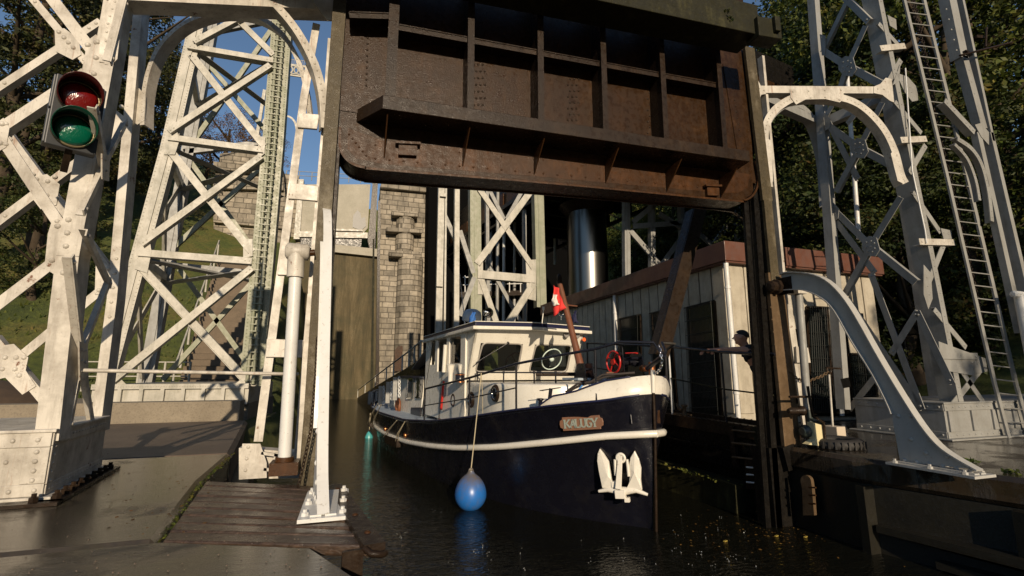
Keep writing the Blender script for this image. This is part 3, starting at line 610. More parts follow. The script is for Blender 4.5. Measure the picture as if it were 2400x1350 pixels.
# ------------------------------------------------------------------ far left lattice tower
FT = PY(14.0); FR = PY(17.2)
t = thing('lattice_tower', (-4, 15.5, 1.8), 'tall tapering cream lattice tower with crossed bracing standing behind the left paving', 'tower')
def bleg(plane, pts, w, mt, parent, rv=0, d=.25, name='leg'):
    b = MB()
    for i in range(len(pts)-1):
        p, q = plane.at(*pts[i]), plane.at(*pts[i+1]); b.chan(p, q, w, plane.n, .02, d)
        dd = (q-p).normalized(); u = dd.cross(plane.n)
        b.bar(p+plane.n*.03, q+plane.n*.03, w*.3, .03, plane.n)
        for s_ in (-1, 1):
            if rv: b.rivs(p+u*s_*w*.4, q+u*s_*w*.4, rv, plane.n, .018)
    return b.build(name, mt, parent)
bleg(FT, [(243, 905), (393, 350), (482, -40)], .36, whitef, t, 60)
bleg(FR, [(338, 902), (400, 560), (436, 370), (512, -40)], .36, grey_shaded, t, 0)
bleg(FR, [(592, 902), (640, 400), (676, -40)], .3, grey_shaded, t, 0)
bleg(FT, [(588, 905), (638, 350), (668, -40)], .54, midp, t, 70, .35)
b = MB(); p, q = FT.at(588, 900), FT.at(638, 350); r_ = FT.at(668, -40)
for (a, c_, k) in ((p, q, 36), (q, r_, 30)):
    for s_ in (-.07, .07): b.tube([a+V((s_, -.12, 0)), c_+V((s_, -.12, 0))], .045, 8)
    for i in range(k): m_ = a.lerp(c_, (i+.5)/k); b.box(m_.x-.13, m_.x+.13, m_.y-.18, m_.y-.1, m_.z-.014, m_.z+.014)
b.build('climbing_rack', midp, t)
FW = .21; FT.ws = .9; FR.ws = .85
for m_ in ((440, 108, 640, 142), (395, 322, 618, 352), (325, 592, 590, 612), (500, -8, 660, 10)): brace(FT, *m_, FW, whitef, t, .05, 2, 1, 'strut', r=.02, lip=.06)
for m_ in ((262, 892, 590, 628), (330, 572, 612, 366), (395, 308, 634, 152), (455, 98, 640, 0), ):
    brace(FT, *m_, FW, whitef, t, .10, 2, 1, fl=.1, lip=.06)
for m_ in ((335, 632, 585, 900), (398, 352, 590, 590), (448, 128, 618, 342), (520, 10, 640, 128)):
    brace(FT, *m_, FW, whitef, t, .03, 2, -1, fl=.1, lip=.06)
for pts in (((228, 905), (250, 855), (300, 905)), ((545, 905), (590, 868), (600, 905)), ((322, 560), (350, 556), (355, 590), (345, 640), (315, 630)), ((570, 560), (592, 560), (592, 600), (570, 605)), ((392, 292), (412, 290), (420, 330), (410, 362), (384, 362)), ((606, 320), (622, 320), (620, 360), (604, 372))):
    gusset(FT, pts, whitef, t, (), .06)
for m_ in ((345, 615, 600, 640), (430, 355, 640, 330), (478, 75, 655, 40)): brace(FR, *m_, .2, grey_shaded, t, 0, 0, 1, 'strut')
for m_ in ((380, 890, 610, 640), (420, 630, 600, 880), (395, 590, 635, 370), (440, 370, 620, 620), (440, 350, 655, 40), (470, 130, 645, 330)): brace(FR, *m_, .17, midp, t, -.05, 0, 1, fl=.1)
def bar3(p, q, w, mt, parent, name='tie', n=(0, -1, 0)): b = MB(); b.ang(p, q, w, V(n), .014, w*.6); return b.build(name, mt, parent)
for (fx, fy), (rx, ry) in (((325, 600), (402, 560)), ((393, 340), (436, 370)), ((448, 110), (480, 130))):
    a, c_ = FT.at(fx, fy, -.1), FR.at(rx, ry+20); c_ = V((c_.x, c_.y, a.z)); bar3(a, c_, .22, whitef, t, 'tie', (1, 0, .01)); d_ = FT.at(606 if fy > 500 else 628, fy+20, -.1); d_ = V((d_.x, 14.1, a.z))
    bar3(a+V((.1, 0, -.1)), V((d_.x, 17.1, a.z-.1)), .2, grey_shaded, t, 'tie', (0, -.3, -1)); bar3(V((c_.x, 17.1, a.z-.2)), d_+V((0, 0, -.2)), .2, grey_shaded, t, 'tie', (0, -.3, -1))
a, c_ = FT.at(243, 905, -.1), FR.at(402, 575); bar3(a, V((FR.at(400, 560).x, 17.1, FT.at(325, 600).z)), .18, whitef, t, 'tie', (1, 0, 0)); bar3(V((FR.at(338, 902).x, 17.1, 1.9)), FT.at(325, 600, -.1), .18, whitef, t, 'tie', (1, 0, 0))
bar3(FT.at(325, 600, -.1), V((FR.at(436, 370).x, 17.1, FT.at(393, 340).z)), .18, whitef, t, 'tie', (1, 0, 0)); bar3(V((FR.at(402, 560).x, 17.1, FT.at(325, 600).z)), FT.at(393, 340, -.1), .18, whitef, t, 'tie', (1, 0, 0))
# plinth girder with panels
b = MB(); a, c_ = FT.at(215, 903, .35), FT.at(583, 903, .35); z1 = a.z; z0 = z1-.48; ya = a.y
b.box(a.x, c_.x, ya+.05, 17.6, z0, z1); b.box(a.x, c_.x, ya-.02, ya+.06, z1-.1, z1+.02); b.box(a.x, c_.x, ya-.01, ya+.06, z0-.01, z0+.05)
for i in range(8): x = a.x+(c_.x-a.x)*(i+.3)/7.6; b.box(x-.04, x+.04, ya-.025, ya+.05, z0+.05, z1-.1)
b.rivs(V((a.x, ya-.02, z1-.04)), V((c_.x, ya-.02, z1-.04)), 60, (0, -1, 0), .014); b.build('plinth_girder', whitef, t)
b = MB(); b.box(a.x-6, c_.x, ya+.2, 18, .5, z0-.001); tag(b.build('plinth_wall', conc), 'brown concrete footing under the far tower panels', 'wall')

# railing at the hill foot
def railing(pa, pb, n, h, mt, label, r=.025, rails=(1, .5), pr=.04):
    pa, pb = V(pa), V(pb); t = thing('railing', tuple(pa), label, 'railing')
    for k in rails: b = MB(); b.tube([pa+V((0, 0, h*k)), pb+V((0, 0, h*k))], r, 6); b.build('rail', mt, t)
    for i in range(n+1): b = MB(); p = pa.lerp(pb, i/n); b.tube([p, p+V((0, 0, h*1.02))], pr, 6); b.build('post', mt, t)
    return t
railing((-9.5, 20.3, 1.5), (-5.6, 20.3, 1.5), 5, 1.0, whitef, 'grey pipe railing at the foot of the grass slope')
HB = PY(44)
a, c_ = HB.at(150, 470), HB.at(540, 455); railing(V((a.x, 44, height(a.x, 44)-.2)), V((c_.x, 44, a.z-1.6)), 9, 1.2, whitef, 'thin white fence along the top of the grass slope', .05, (1, .5), .06)
# stairs
t = thing('stairs', (-5, 20.5, 1), 'brown stairs climbing the slope behind the far tower', 'stairs')
b = MB(); x0s, x1s = -6.2, -3.6
for i in range(30):
    y = 21+i*.42; z = 1.3+i*.27; b.box(x0s-i*.075, x1s-i*.075, y, y+.44, z-.25, z)
b.build('steps', steps, t)
for xx in (x0s-.1, x1s+.1):
    b = MB(); b.tube([(xx, 21, 2.3), (xx-2.2, 33.6, 10.4)], .04, 6)
    for i in range(9): u_ = i/8; b.tube([(xx-2.2*u_, 21+12.6*u_, 1.3+8.1*u_), (xx-2.2*u_, 21+12.6*u_, 2.3+8.1*u_)], .05, 6)
    b.build('handrail', whitef, t)

# ------------------------------------------------------------------ head works: masonry, wall, upper gate
def prpx(name, Y, pts, th, mt, parent=None, lab=None, cat=None, bevel=0):
    pl = PY(Y); b = MB(); b.prism([pl.at(x, y) for x, y in pts], (0, -1, 0), th); o = b.build(name, mt, parent, bevel)
    return tag(o, lab, cat) if lab else o
t = thing('head_tower', (-6, 40, 0), 'pale ashlar stone tower at the head of the stairs', 'tower')
prpx('wall', 40, ((495, 700), (505, 392), (660, 398), (672, 960), (495, 960)), 4, stone, t)
prpx('wall', 39.9, ((640, 412), (664, 408), (712, 960), (650, 960)), .2, stone, t)
prpx('cornice', 39.5, ((500, 396), (500, 378), (662, 392), (662, 408)), 4, stone, t)
prpx('cornice', 39.6, ((500, 440), (500, 420), (664, 426), (664, 446)), .4, stone, t)
prpx('cornice', 39.6, ((500, 520), (500, 505), (668, 520), (668, 536)), .4, stone, t)
prpx('parapet', 41, ((515, 385), (515, 360), (600, 352), (600, 385)), 1, stone, t)
t = thing('chamber_wall', (0, 41, 0), 'tall mossy brown wall closing the lift chamber behind the boat', 'wall')
prpx('wall', 41, ((660, 960), (690, 590), (895, 590), (895, 960)), 3, mossw, t)
prpx('ledge', 40.6, ((760, 588), (760, 570), (890, 584), (890, 602)), .4, headconc, t)
prpx('wall', 41.5, ((640, 600), (655, 405), (700, 412), (705, 600)), 2, stone, t)
t = thing('upper_gate', (0, 41, 12), 'pale upper canal gate leaking water above the mossy wall', 'gate')
prpx('leaf', 41.2, ((700, 548), (706, 432), (868, 432), (862, 535), (850, 548)), .3, headconc, t)
prpx('frame', 41, ((688, 560), (700, 420), (712, 420), (702, 560)), .6, whitef, t)
prpx('frame', 41, ((862, 565), (874, 422), (886, 422), (878, 600), (870, 600)), .6, rustdk, t)
prpx('sill', 40.9, ((700, 555), (700, 542), (862, 545), (862, 558)), .5, whitef, t)
prpx('sill', 40.9, ((785, 540), (785, 536), (850, 538), (850, 542)), .3, whitef, t)
prpx('opening', 41.1, ((705, 580), (705, 556), (848, 558), (846, 582)), .3, blackst, t)
prpx('stain', 41.15, ((826, 532), (828, 505), (838, 492), (845, 500), (847, 512), (856, 508), (858, 530), (846, 540)), .05, quaym, t)
t = railing(HB.at(670, 420), HB.at(900, 432), 8, .8, grey_shaded, 'thin footbridge railing against the sky above the upper gate', .03)
t = thing('masonry_pier', (2.5, 37, 0), 'stone block pier with a rounded buttress right of the mossy wall', 'pier')
prpx('wall', 38, ((886, 960), (892, 436), (1012, 445), (1012, 960)), 3, stone, t)
prpx('cap', 37.6, ((890, 440), (894, 428), (1020, 440), (1020, 452)), 1, stone, t, bevel=.1)
PP = PY(37.4)
for (xa, xb_, y0, y1, dd) in ((926, 970, 505, 600, .5), (918, 982, 600, 960, .8)):
    a, c_, e_ = PP.at(xa, y1), PP.at(xb_, y1), PP.at(xa, y0); r_ = (c_.x-a.x)/2
    b = MB(); b.lathe(((a.x+c_.x)/2, 37.9, a.z), (0, 0, 1), [(r_, 0), (r_, e_.z-a.z)], 14, False); b.build('buttress', stone, t)
for (xa, xb_, y0, y1) in ((905, 990, 532, 542), (912, 988, 586, 600), (918, 980, 492, 504)):
    prpx('string_course', 37.1, ((xa, y0), (xb_, y0+4), (xb_, y1+4), (xa, y1)), .8, stone, t, bevel=.06)
prpx('door', 37.0, ((925, 870), (925, 822), (932, 812), (942, 810), (950, 818), (952, 870)), .15, rustor, t)
prpx('guide_rail', 37.5, ((880, 940), (886, 470), (892, 470), (888, 940)), .3, rustdk, t); prpx('guide_rail', 37.3, ((868, 940), (874, 560), (878, 560), (874, 940)), .2, moss, t)
prpx('hall_wall', 36, ((1000, 850), (1006, 380), (1345, 395), (1345, 850)), 8, blackshade, None, 'machine hall wall painted black as deep shade behind the middle towers', 'building')  # dark sheet filling the shaded gap behind the towers

# ------------------------------------------------------------------ middle lattice tower
MT = PY(20)
t = thing('lattice_tower', (6, 20, .5), 'greenish cream lattice tower with one big X rising behind the wheelhouse', 'tower')
bleg(MT, [(1117, 800), (1114, 400)], .5, midp, t, 40, .4); bleg(MT, [(1270, 720), (1262, 400)], .48, midp, t, 34, .4)
for m_ in ((1116, 432, 1250, 628), (1128, 655, 1175, 790), ): brace(MT, *m_, .29, whitef, t, .02, 2, -1, fl=.15, lip=.08)
for m_ in ((1250, 440, 1118, 618), (1250, 665, 1190, 760)): brace(MT, *m_, .29, whitef, t, .08, 2, 1, fl=.15, lip=.08)
brace(MT, 1120, 642, 1255, 654, .36, whitef, t, .1, 0, 1, 'strut')
for pts in (((1120, 600), (1132, 606), (1132, 690), (1120, 690)), ((1232, 610), (1256, 608), (1256, 705), (1236, 700))): gusset(MT, pts, whitef, t, [(1126, 615), (1126, 630)] if pts[0][0] < 1200 else [(1240, 620), (1248, 620), (1244, 630)], .05, r=.03)
M2 = PY(23)
bleg(M2, [(1145, 760), (1142, 420)], .16, grey_shaded, t); bleg(M2, [(1232, 760), (1230, 420)], .16, grey_shaded, t)
for m_ in ((1145, 440, 1225, 600), (1228, 440, 1140, 600), (1140, 610, 1225, 760)): brace(M2, *m_, .2, grey_shaded, t, 0, 0, 1, fl=.1)
t = thing('guide_mast', (4.5, 20, .5), 'pair of tall shiny guide rails left of the middle lattice tower', 'mast')
M3 = PY(19)
for x0, x1, w_ in ((1036, 1028, .2), (1072, 1070, .16), (1046, 1042, .06)): 
    b = MB(); b.chan(M3.at(x1, 800), M3.at(x0, 400), w_*1.3, M3.n, .02, .2); b.build('rail', whitef, t)
for x, y in ((1038, 458), (1030, 668)): b = MB(); b.obox(M3.at(x, y, .05), (1, 0, 0), (0, 1, 0), (0, 0, 1), .13, .08, .07); b.build('clip', whitef, t)
for m_ in ((1078, 540, 1110, 640), (1112, 650, 1078, 740), (1040, 500, 1068, 560)): brace(M3, *m_, .2, grey_shaded, t, -.5, 0, 1)
for k, (x, y0, y1) in enumerate(((1165, 430, 780), (1180, 430, 790), (1205, 440, 780), (1300, 430, 620), (1150, 430, 790))):
    b = MB(); pl = PY(26+k*.8); b.tube([pl.at(x, y1), pl.at(x+2, y0)], .1, 8); tag(b.build('pipe', pole if k % 2 else grey_shaded), ['bright pipe seen through the left half of the big X', 'second slim pipe seen through the big X', 'slim pipe rising just left of the right tower leg', 'short pipe right of the middle tower', 'thin grey pipe nearest the left leg of the middle tower'][k], 'pipe')
t = thing('platform_frame', (6, 27, 6), 'dark footbridge with thin rails glimpsed through the middle tower', 'footbridge')
b = MB(); pl = PY(27); b.bar(pl.at(1080, 690), pl.at(1260, 685), .3, .8, pl.n); b.build('deck', rustdk, t)
for dy in (12, 30): b = MB(); b.tube([pl.at(1085, 680-dy), pl.at(1250, 676-dy)], .035, 6); b.build('rail', pole, t)
for x in range(1090, 1250, 26): b = MB(); b.tube([pl.at(x, 685), pl.at(x, 646)], .035, 6); b.build('post', pole, t)

# raised twin trough and its piston
t = thing('raised_trough', (11, 20, 8.8), 'dark steel trough of the twin lift hoisted high behind the gate', 'trough')
LU = V((-math.sin(R(8)), math.cos(R(8)), 0)); LV = V((math.cos(R(8)), math.sin(R(8)), 0)); LC0 = V((11.55, 22, 0)); TB = 11.0
def tbx(b, v0, v1, u0, u1, z0, z1): b.obox(LC0+LV*(v0+v1)/2+LU*(u0+u1)/2+V((0, 0, TB+(z0+z1)/2)), LV, LU, (0, 0, 1), (v1-v0)/2, (u1-u0)/2, (z1-z0)/2)
b = MB(); tbx(b, -2.9, 2.9, -10, 14, .85, 3); tbx(b, -3.1, 3.1, -10.1, 14, .6, .849)
for i in range(12): tbx(b, -3.2, 3.2, -10+i*2, -9.82+i*2, 0, .599)
tbx(b, -3.15, -2.9, -10.1, 14, -.15, -.001); tbx(b, 2.9, 3.15, -10.1, 14, -.15, -.001)
b.build('hull', blackst, t)
for i in range(12):
    b = MB(); tbx(b, -3.0, -2.93, -9.8+i*2, -8.3+i*2, .9, 1.7); b.build('side_panel', rustor, t)
for i in range(5): b = MB(); tbx(b, -2.8+i*1.1, -1.85+i*1.1, -10.12, -10.03, 1, 1.8); b.build('end_panel', rust, t)
t = thing('piston', (11.5, 22, 0), 'shiny vertical steel lift piston rising behind the shed', 'piston')
b = MB(); b.lathe((11.55, 22, 1), (0, 0, 1), [(1.06, 0), (1.06, 9.6)], 40); b.build('shaft', metal, t)
b = MB(); b.lathe((11.55, 22, 10.5), (0, 0, 1), [(1.1, 0), (1.5, .45)], 24); b.build('head', rustdk, t)
# lattice behind the shed
t = thing('lattice_tower', (15, 20, 3), 'shaded lattice tower beyond the shed roof', 'tower'); RT = PY(19)
bleg(RT, [(1472, 700), (1470, 400)], .3, grey_shaded, t); bleg(RT, [(1532, 680), (1530, 420)], .25, grey_shaded, t); bleg(RT, [(1607, 640), (1596, 420)], .25, grey_shaded, t); bleg(RT, [(1740, 640), (1728, 430)], .3, grey_shaded, t)
for m_ in ((1478, 540, 1600, 680), (1484, 520, 1545, 470), (1610, 520, 1700, 600), (1725, 500, 1670, 580), (1500, 690, 1610, 540), (1545, 500, 1620, 545), (1484, 530, 1600, 522)): brace(RT, *m_, .25, grey_shaded, t, .03, 0, 1, fl=.1)

# ------------------------------------------------------------------ shed
def corrug():
    m = paint('clad_panels', (.43, .39, .31), (.15, .12, .08), amt=.55, rustamt=.8, rough=.5); b = base(m)
    return m
clad = corrug(); fasc = paint('brown_fascia', (.11, .042, .026), (.06, .035, .03), amt=.5, rustamt=.8, rough=.5)
mesh_m = M('window_grille', (.02, .022, .02), .4, .3); glassd = M('dark_pane', (.008, .01, .01), .08, spec=.6)
SX, SY = 7.6, 8.07; SYE, SXE, SZ, SF0, SF1 = 18.5, 12.05, 1.0, 4.5, 4.93
t = thing('shed', (9.8, 13, 1), 'low cream clad shed with a brown roof fascia and barred windows', 'building')
b = MB(); b.box(SX+.02, SXE, SY+.02, SYE, SZ, SF0)
for i in range(26): y = SY+.1+i*.4; b.box(SX-.012, SX+.019, y, y+.36, SZ+.3, SF0-.01)
for i in range(11): x = SX+.06+i*.4; b.box(x, x+.36, SY-.012, SY+.019, SZ+.3, SF0-.01)
b.build('wall', clad, t, .008)
b = MB(); b.box(SX-.18, SXE+.18, SY-.18, SYE, SF0, SF1); b.box(SX-.15, SXE+.15, SY-.15, SYE, SF0-.04, SF0-.001); b.build('fascia', fasc, t, .01)
def barred(face, p0, p1, p2, p3, name='window', bars=18):
    # px corners tl,tr,br,bl on plane
    f = MB(); q = [face.at(*c) for c in (p0, p1, p2, p3)]; f.prism([c+face.n*.03 for c in q], face.n, .03); w_ = f.build(name, glassd, t)
    b = MB(); A_, B_, C_, D_ = [c+face.n*.12 for c in q]
    for i in range(bars+1): u_ = i/bars; b.tube([D_.lerp(C_, u_), A_.lerp(B_, u_)], .007, 4, False)
    for i in range(9): u_ = i/8; b.tube([D_.lerp(A_, u_), C_.lerp(B_, u_)], .009, 4, False)
    for c in (A_, B_): b.tube([c, c-face.n*.12], .015, 4)
    b.build('grille', mesh_m, w_)
    b = MB()
    for u_, v_ in ((0, 1), (1, 2), (2, 3), (3, 0)): b.bar(q[u_]+face.n*.045, q[v_]+face.n*.045, .06, .04, face.n)
    b.build('frame', rustdk, w_)
SW = PX(SX-.012)
barred(SW, (1455, 748), (1502, 738), (1508, 985), (1464, 985)); barred(SW, (1530, 735), (1570, 725), (1592, 985), (1542, 985)); barred(SW, (1613, 722), (1676, 706), (1695, 990), (1628, 990), 'door', 22)
for (xt, xb_, y0, y1) in ((1440, 1450, 686, 990), (1700, 1728, 605, 990)):
    b = MB(); a, c_ = SW.at(xt, y0, .08), SW.at(xb_, y1, .08); b.tube([a, V((a.x, a.y, .9))], .055, 10)
    for z in (1.7, 2.8, 3.9): b.lathe((a.x, a.y, z), (0, 0, 1), [(.065, 0), (.065, .05)], 10)
    b.build('downpipe', pole, t)
SFc = PY(SY-.012)
b = MB(); q = [SFc.at(*c, .01) for c in ((1835, 770), (1985, 775), (2010, 975), (1845, 975))]; b.prism(q, (0, -1, 0), .012); b.build('recess', blackst, t)
barred(SFc, (1888, 720), (1935, 722), (1950, 965), (1898, 965), 'window', 10)
b = MB(); b.bar(SFc.at(1950, 715, .03), SFc.at(1975, 975, .03), .12, .03, SFc.n); b.bar(SFc.at(1878, 715, .03), SFc.at(1890, 965, .03), .06, .03, SFc.n); b.build('jamb', pole, t)
barred(SFc, (1985, 830), (2040, 832), (2055, 960), (1995, 958), 'window', 12)
b = MB(); b.obox(SFc.at(2008, 745, .08), (1, 0, 0), (0, 1, 0), (0, 0, 1), .09, .1, .1); b.tube([SFc.at(2016, 745, .2), SFc.at(2018, 785, .2)], .02, 6); b.build('lamp', mesh_m, t)

# ------------------------------------------------------------------ right tower
t = thing('lattice_tower', (9, 5.8, ZP), 'large shaded grey lattice tower with a ladder at the right edge', 'tower')
RF = PY(5.2); RB = PY(6.55); RS = PV(8.82, 5.2, 8.96, 6.55)
def rleg(plane, pts, w, d, **k):
    b = MB()
    for i in range(len(pts)-1):
        p, q = plane.at(*pts[i]), plane.at(*pts[i+1]); b.ang(p, q, w, plane.n, .016, d, k.get('side', -1))
        if k.get('riv'): b.rivs(p, q, k['riv'], plane.n, .017)
    return b.build('leg', grey_shaded, t)
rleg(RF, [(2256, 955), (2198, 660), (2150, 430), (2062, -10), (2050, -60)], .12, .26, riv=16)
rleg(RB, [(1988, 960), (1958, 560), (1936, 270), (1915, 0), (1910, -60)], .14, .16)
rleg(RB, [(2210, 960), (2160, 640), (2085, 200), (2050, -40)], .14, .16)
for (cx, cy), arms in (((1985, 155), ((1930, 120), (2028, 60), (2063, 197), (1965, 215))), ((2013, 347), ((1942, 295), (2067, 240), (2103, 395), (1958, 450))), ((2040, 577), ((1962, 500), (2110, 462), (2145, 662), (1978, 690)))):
    for ax, ay in arms: brace(RS, ax, ay, cx, cy, .12, grey_shaded, t, 0, 0, 1, fl=.05)
    gusset(RS, [(cx-20, cy-12), (cx-4, cy-24), (cx+14, cy-20), (cx+22, cy+8), (cx+12, cy+24), (cx-8, cy+22), (cx-20, cy+8)], grey_shaded, t, [(cx-9, cy-9), (cx+2, cy-12), (cx+9, cy-7), (cx-9, cy+3), (cx+1, cy), (cx+10, cy+5), (cx-6, cy+12), (cx+5, cy+13)], .016, r=.02)
for m_ in ((1928, 118, 2000, -30), (2035, 50, 1965, -20), (1965, 220, 1934, 275), (2070, 190, 1985, 290), (1940, 285, 2010, 420), (2150, 730, 2088, 830), (2148, 730, 2230, 900), (1985, 700, 2160, 960), (2085, 840, 1990, 960), (1945, 500, 2050, 640), (2040, 640, 2160, 960)): brace(RS, *m_, .11, grey_shaded, t, -.02, 1, 1, fl=.05)
for pts, rv in ((((1921, 80), (1934, 84), (1934, 130), (1926, 130)), [(1925, 88), (1924, 120)]), (((1930, 262), (1946, 280), (1944, 300), (1934, 306)), [(1937, 288)]), (((1948, 470), (1966, 490), (1964, 512), (1954, 520)), [(1957, 500)])): gusset(RS, pts, grey_shaded, t, rv, .014, r=.015)
for m_ in ((2060, 55, 2112, 112), (2112, 140, 2084, 190), (2098, 238, 2160, 312), (2170, 340, 2132, 405), (2140, 450, 2205, 545), (2212, 575, 2178, 660), (2190, 725, 2265, 815), (2300, 865, 2232, 950), (2255, 870, 2310, 950)): brace(RF, *m_, .1, grey_shaded, t, -.01, 1, -1, fl=.06)
for m_ in ((2064, 113, 2122, 107), (2112, 328, 2172, 325), (2155, 566, 2238, 568), (2200, 833, 2292, 835)): brace(RF, *m_, .11, white if m_[1] < 700 else grey_shaded, t, .03, 1, 1, 'batten', fl=.1)  # upper battens in white as sunlit, lowest in the shaded colour
for pts, rv in ((((2108, 190), (2092, 200), (2110, 150)), []), (((2100, 170), (2128, 180), (2150, 205), (2152, 235), (2138, 238), (2120, 215)), [(2114, 190), (2122, 196), (2132, 205), (2136, 216)]), (((2080, 35), (2100, 45), (2102, 70), (2086, 60)), [(2090, 50)]), (((2165, 620), (2182, 640), (2186, 700), (2176, 725), (2165, 690)), [(2172, 650), (2174, 670), (2178, 690)]), (((2200, 800), (2240, 815), (2310, 840), (2315, 870), (2280, 880), (2225, 870), (2205, 850)), [(2215, 832), (2278, 850), (2290, 852), (2282, 862)]), (((2205, 535), (2230, 540), (2232, 560), (2212, 560)), [(2212, 545), (2222, 548)])): gusset(RF, pts, grey_shaded, t, rv, .01, r=.016)
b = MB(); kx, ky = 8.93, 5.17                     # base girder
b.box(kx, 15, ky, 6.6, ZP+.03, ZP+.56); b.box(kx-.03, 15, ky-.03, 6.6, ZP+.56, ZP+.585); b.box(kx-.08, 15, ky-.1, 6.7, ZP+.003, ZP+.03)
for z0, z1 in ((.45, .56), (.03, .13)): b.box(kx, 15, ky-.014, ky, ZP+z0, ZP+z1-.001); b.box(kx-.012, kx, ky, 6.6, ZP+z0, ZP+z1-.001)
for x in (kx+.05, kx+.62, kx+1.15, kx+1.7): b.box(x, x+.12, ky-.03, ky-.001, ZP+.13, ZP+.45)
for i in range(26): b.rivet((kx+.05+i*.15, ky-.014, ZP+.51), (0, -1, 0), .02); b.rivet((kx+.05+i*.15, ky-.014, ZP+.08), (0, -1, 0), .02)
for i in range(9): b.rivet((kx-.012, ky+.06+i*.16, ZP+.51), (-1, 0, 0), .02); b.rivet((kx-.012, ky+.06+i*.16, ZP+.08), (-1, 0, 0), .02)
b.build('base_girder', grey_shaded, t, .006)
# ladder
t = thing('ladder', (9.3, 5.1, ZP), 'long grey steel ladder climbing the front of the right tower', 'ladder')
LD = PY(5.06); La = [(2112, -40), (2228, 440), (2335, 905), (2372, 1045)]; Lb = [(2158, -40), (2275, 440), (2385, 905), (2425, 1045)]
for L_ in (La, Lb):
    b = MB()
    for i in range(3): b.bar(LD.at(*L_[i]), LD.at(*L_[i+1]), .075 if L_ is La else .085, .03, LD.n)
    b.build('side_rail', grey_shaded, t)
def lerp2(L_, y):
    for i in range(3):
        if y <= L_[i+1][1] or i == 2: u_ = (y-L_[i][1])/(L_[i+1][1]-L_[i][1]); return L_[i][0]+(L_[i+1][0]-L_[i][0])*u_
y = -20.0
while y < 1010:
    b = MB(); b.tube([LD.at(lerp2(La, y), y, -.01), LD.at(lerp2(Lb, y+6), y+6, -.01)], .011, 8); b.build('rung', grey_shaded, t); y += 25+y*.0085
b = MB(); c0 = [LD.at(2120+i*0, -20+0) for i in range(1)]; pts = [PY(5.3).at(2140, 0), PY(5.3).at(2200, 300), PY(5.3).at(2262, 560), PY(5.3).at(2300, 740)]
for dx in (-.03, .03): b.chain([p+V((dx, 0, 0)) for p in pts], .09, .008)
tag(b.build('chain', rustdk), 'twin dark chain hanging behind the ladder', 'chain')
b = MB(); cb = [RF.at(2122, 160, .05), RF.at(2130, 280, .06), RF.at(2138, 400, .05), RF.at(2168, 540, .06), RF.at(2172, 570, .05)]; b.tube(cb, .012, 6); tag(b.build('cable', pole), 'thin light cable running down the front leg of the right tower', 'cable')
b = MB(); pl = PY(7.2); b.tube([pl.at(1985, 175), pl.at(2013, 560)], .045, 10); tag(b.build('pipe', pole), 'upright pale pipe seen inside the right tower', 'pipe')
# arches on the right
RA = PV(5.85, 5.6, 8.75, 4.98); RA2 = PV(5.9, 5.8, 8.55, 6.6)
ar = thing('portal_arch', (7.3, 5.3, 4.8), 'sunlit cream front arch joining the right guide to the grey tower', 'arch')
arch(RA, spline([(1812, 438), (1803, 360), (1803, 305), (1818, 270), (1850, 244), (1880, 235), (1935, 233), (1985, 240), (2025, 262), (2065, 305), (2090, 355), (2105, 410), (2116, 432)]), .13, .16, white, ar, 'arch_rib', -1)
b = MB(); b.prism([RA.at(x, y, .004) for x, y in ((1803, 438), (1812, 425), (1808, 330), (1792, 320), (1786, 380), (1796, 440))], RA.n, .014); b.build('end_plate', white, ar)
b = MB(); b.prism([RA.at(x, y, .004) for x, y in ((2104, 424), (2117, 430), (2113, 385), (2096, 350), (2088, 360))], RA.n, .014); b.build('end_plate', white, ar)
b = MB(); p, q = RA.at(1772, 209, .0), RA.at(2080, 211, .0); b.chan(p, q, .13, RA.n, .014, .14)
b.prism([RA.at(x, y, .01) for x, y in ((1852, 209), (1976, 205), (1978, 232), (1968, 240), (1935, 232), (1888, 233), (1866, 245), (1853, 228))], RA.n, .016)
b.prism([RA.at(x, y, .01) for x, y in ((1762, 120), (1772, 180), (1784, 202), (1795, 204), (1795, 220), (1784, 222), (1780, 236), (1768, 236))], RA.n, .016)
b.prism([RA.at(x, y, .01) for x, y in ((2048, 203), (2064, 196), (2076, 182), (2090, 185), (2096, 240), (2086, 236), (2068, 222), (2048, 218))], RA.n, .016)
for x, y in ((1858, 215), (1895, 213), (1933, 212), (1971, 211), (1868, 236), (1900, 229), (1934, 228), (1968, 234), (1780, 207), (1791, 212), (2057, 208), (2072, 209)): b.rivet(RA.at(x, y, .01), RA.n, .018)
b.build('crossbeam', white, ar)
ar = thing('portal_arch', (7.3, 6.2, 4.8), 'grey rear arch curving down behind the sunlit right arch', 'arch')
arch(RA2, spline([(1798, 330), (1810, 285), (1835, 258), (1860, 250), (1890, 262), (1915, 295), (1932, 350), (1940, 400), (1945, 480)]), .12, .2, grey_shaded, ar, 'arch_rib', -1)
b = MB(); b.chan(RA2.at(1785, 222), RA2.at(1925, 285), .16, RA2.n, .014, .14); b.build('tie', grey_shaded, ar)
b = MB(); b.chan(RF.at(2090, 215, -.1), RB.at(1932, 285, 0), .2, (-1, -1, 0), .014, .14); b.build('tie', grey_shaded, ar)
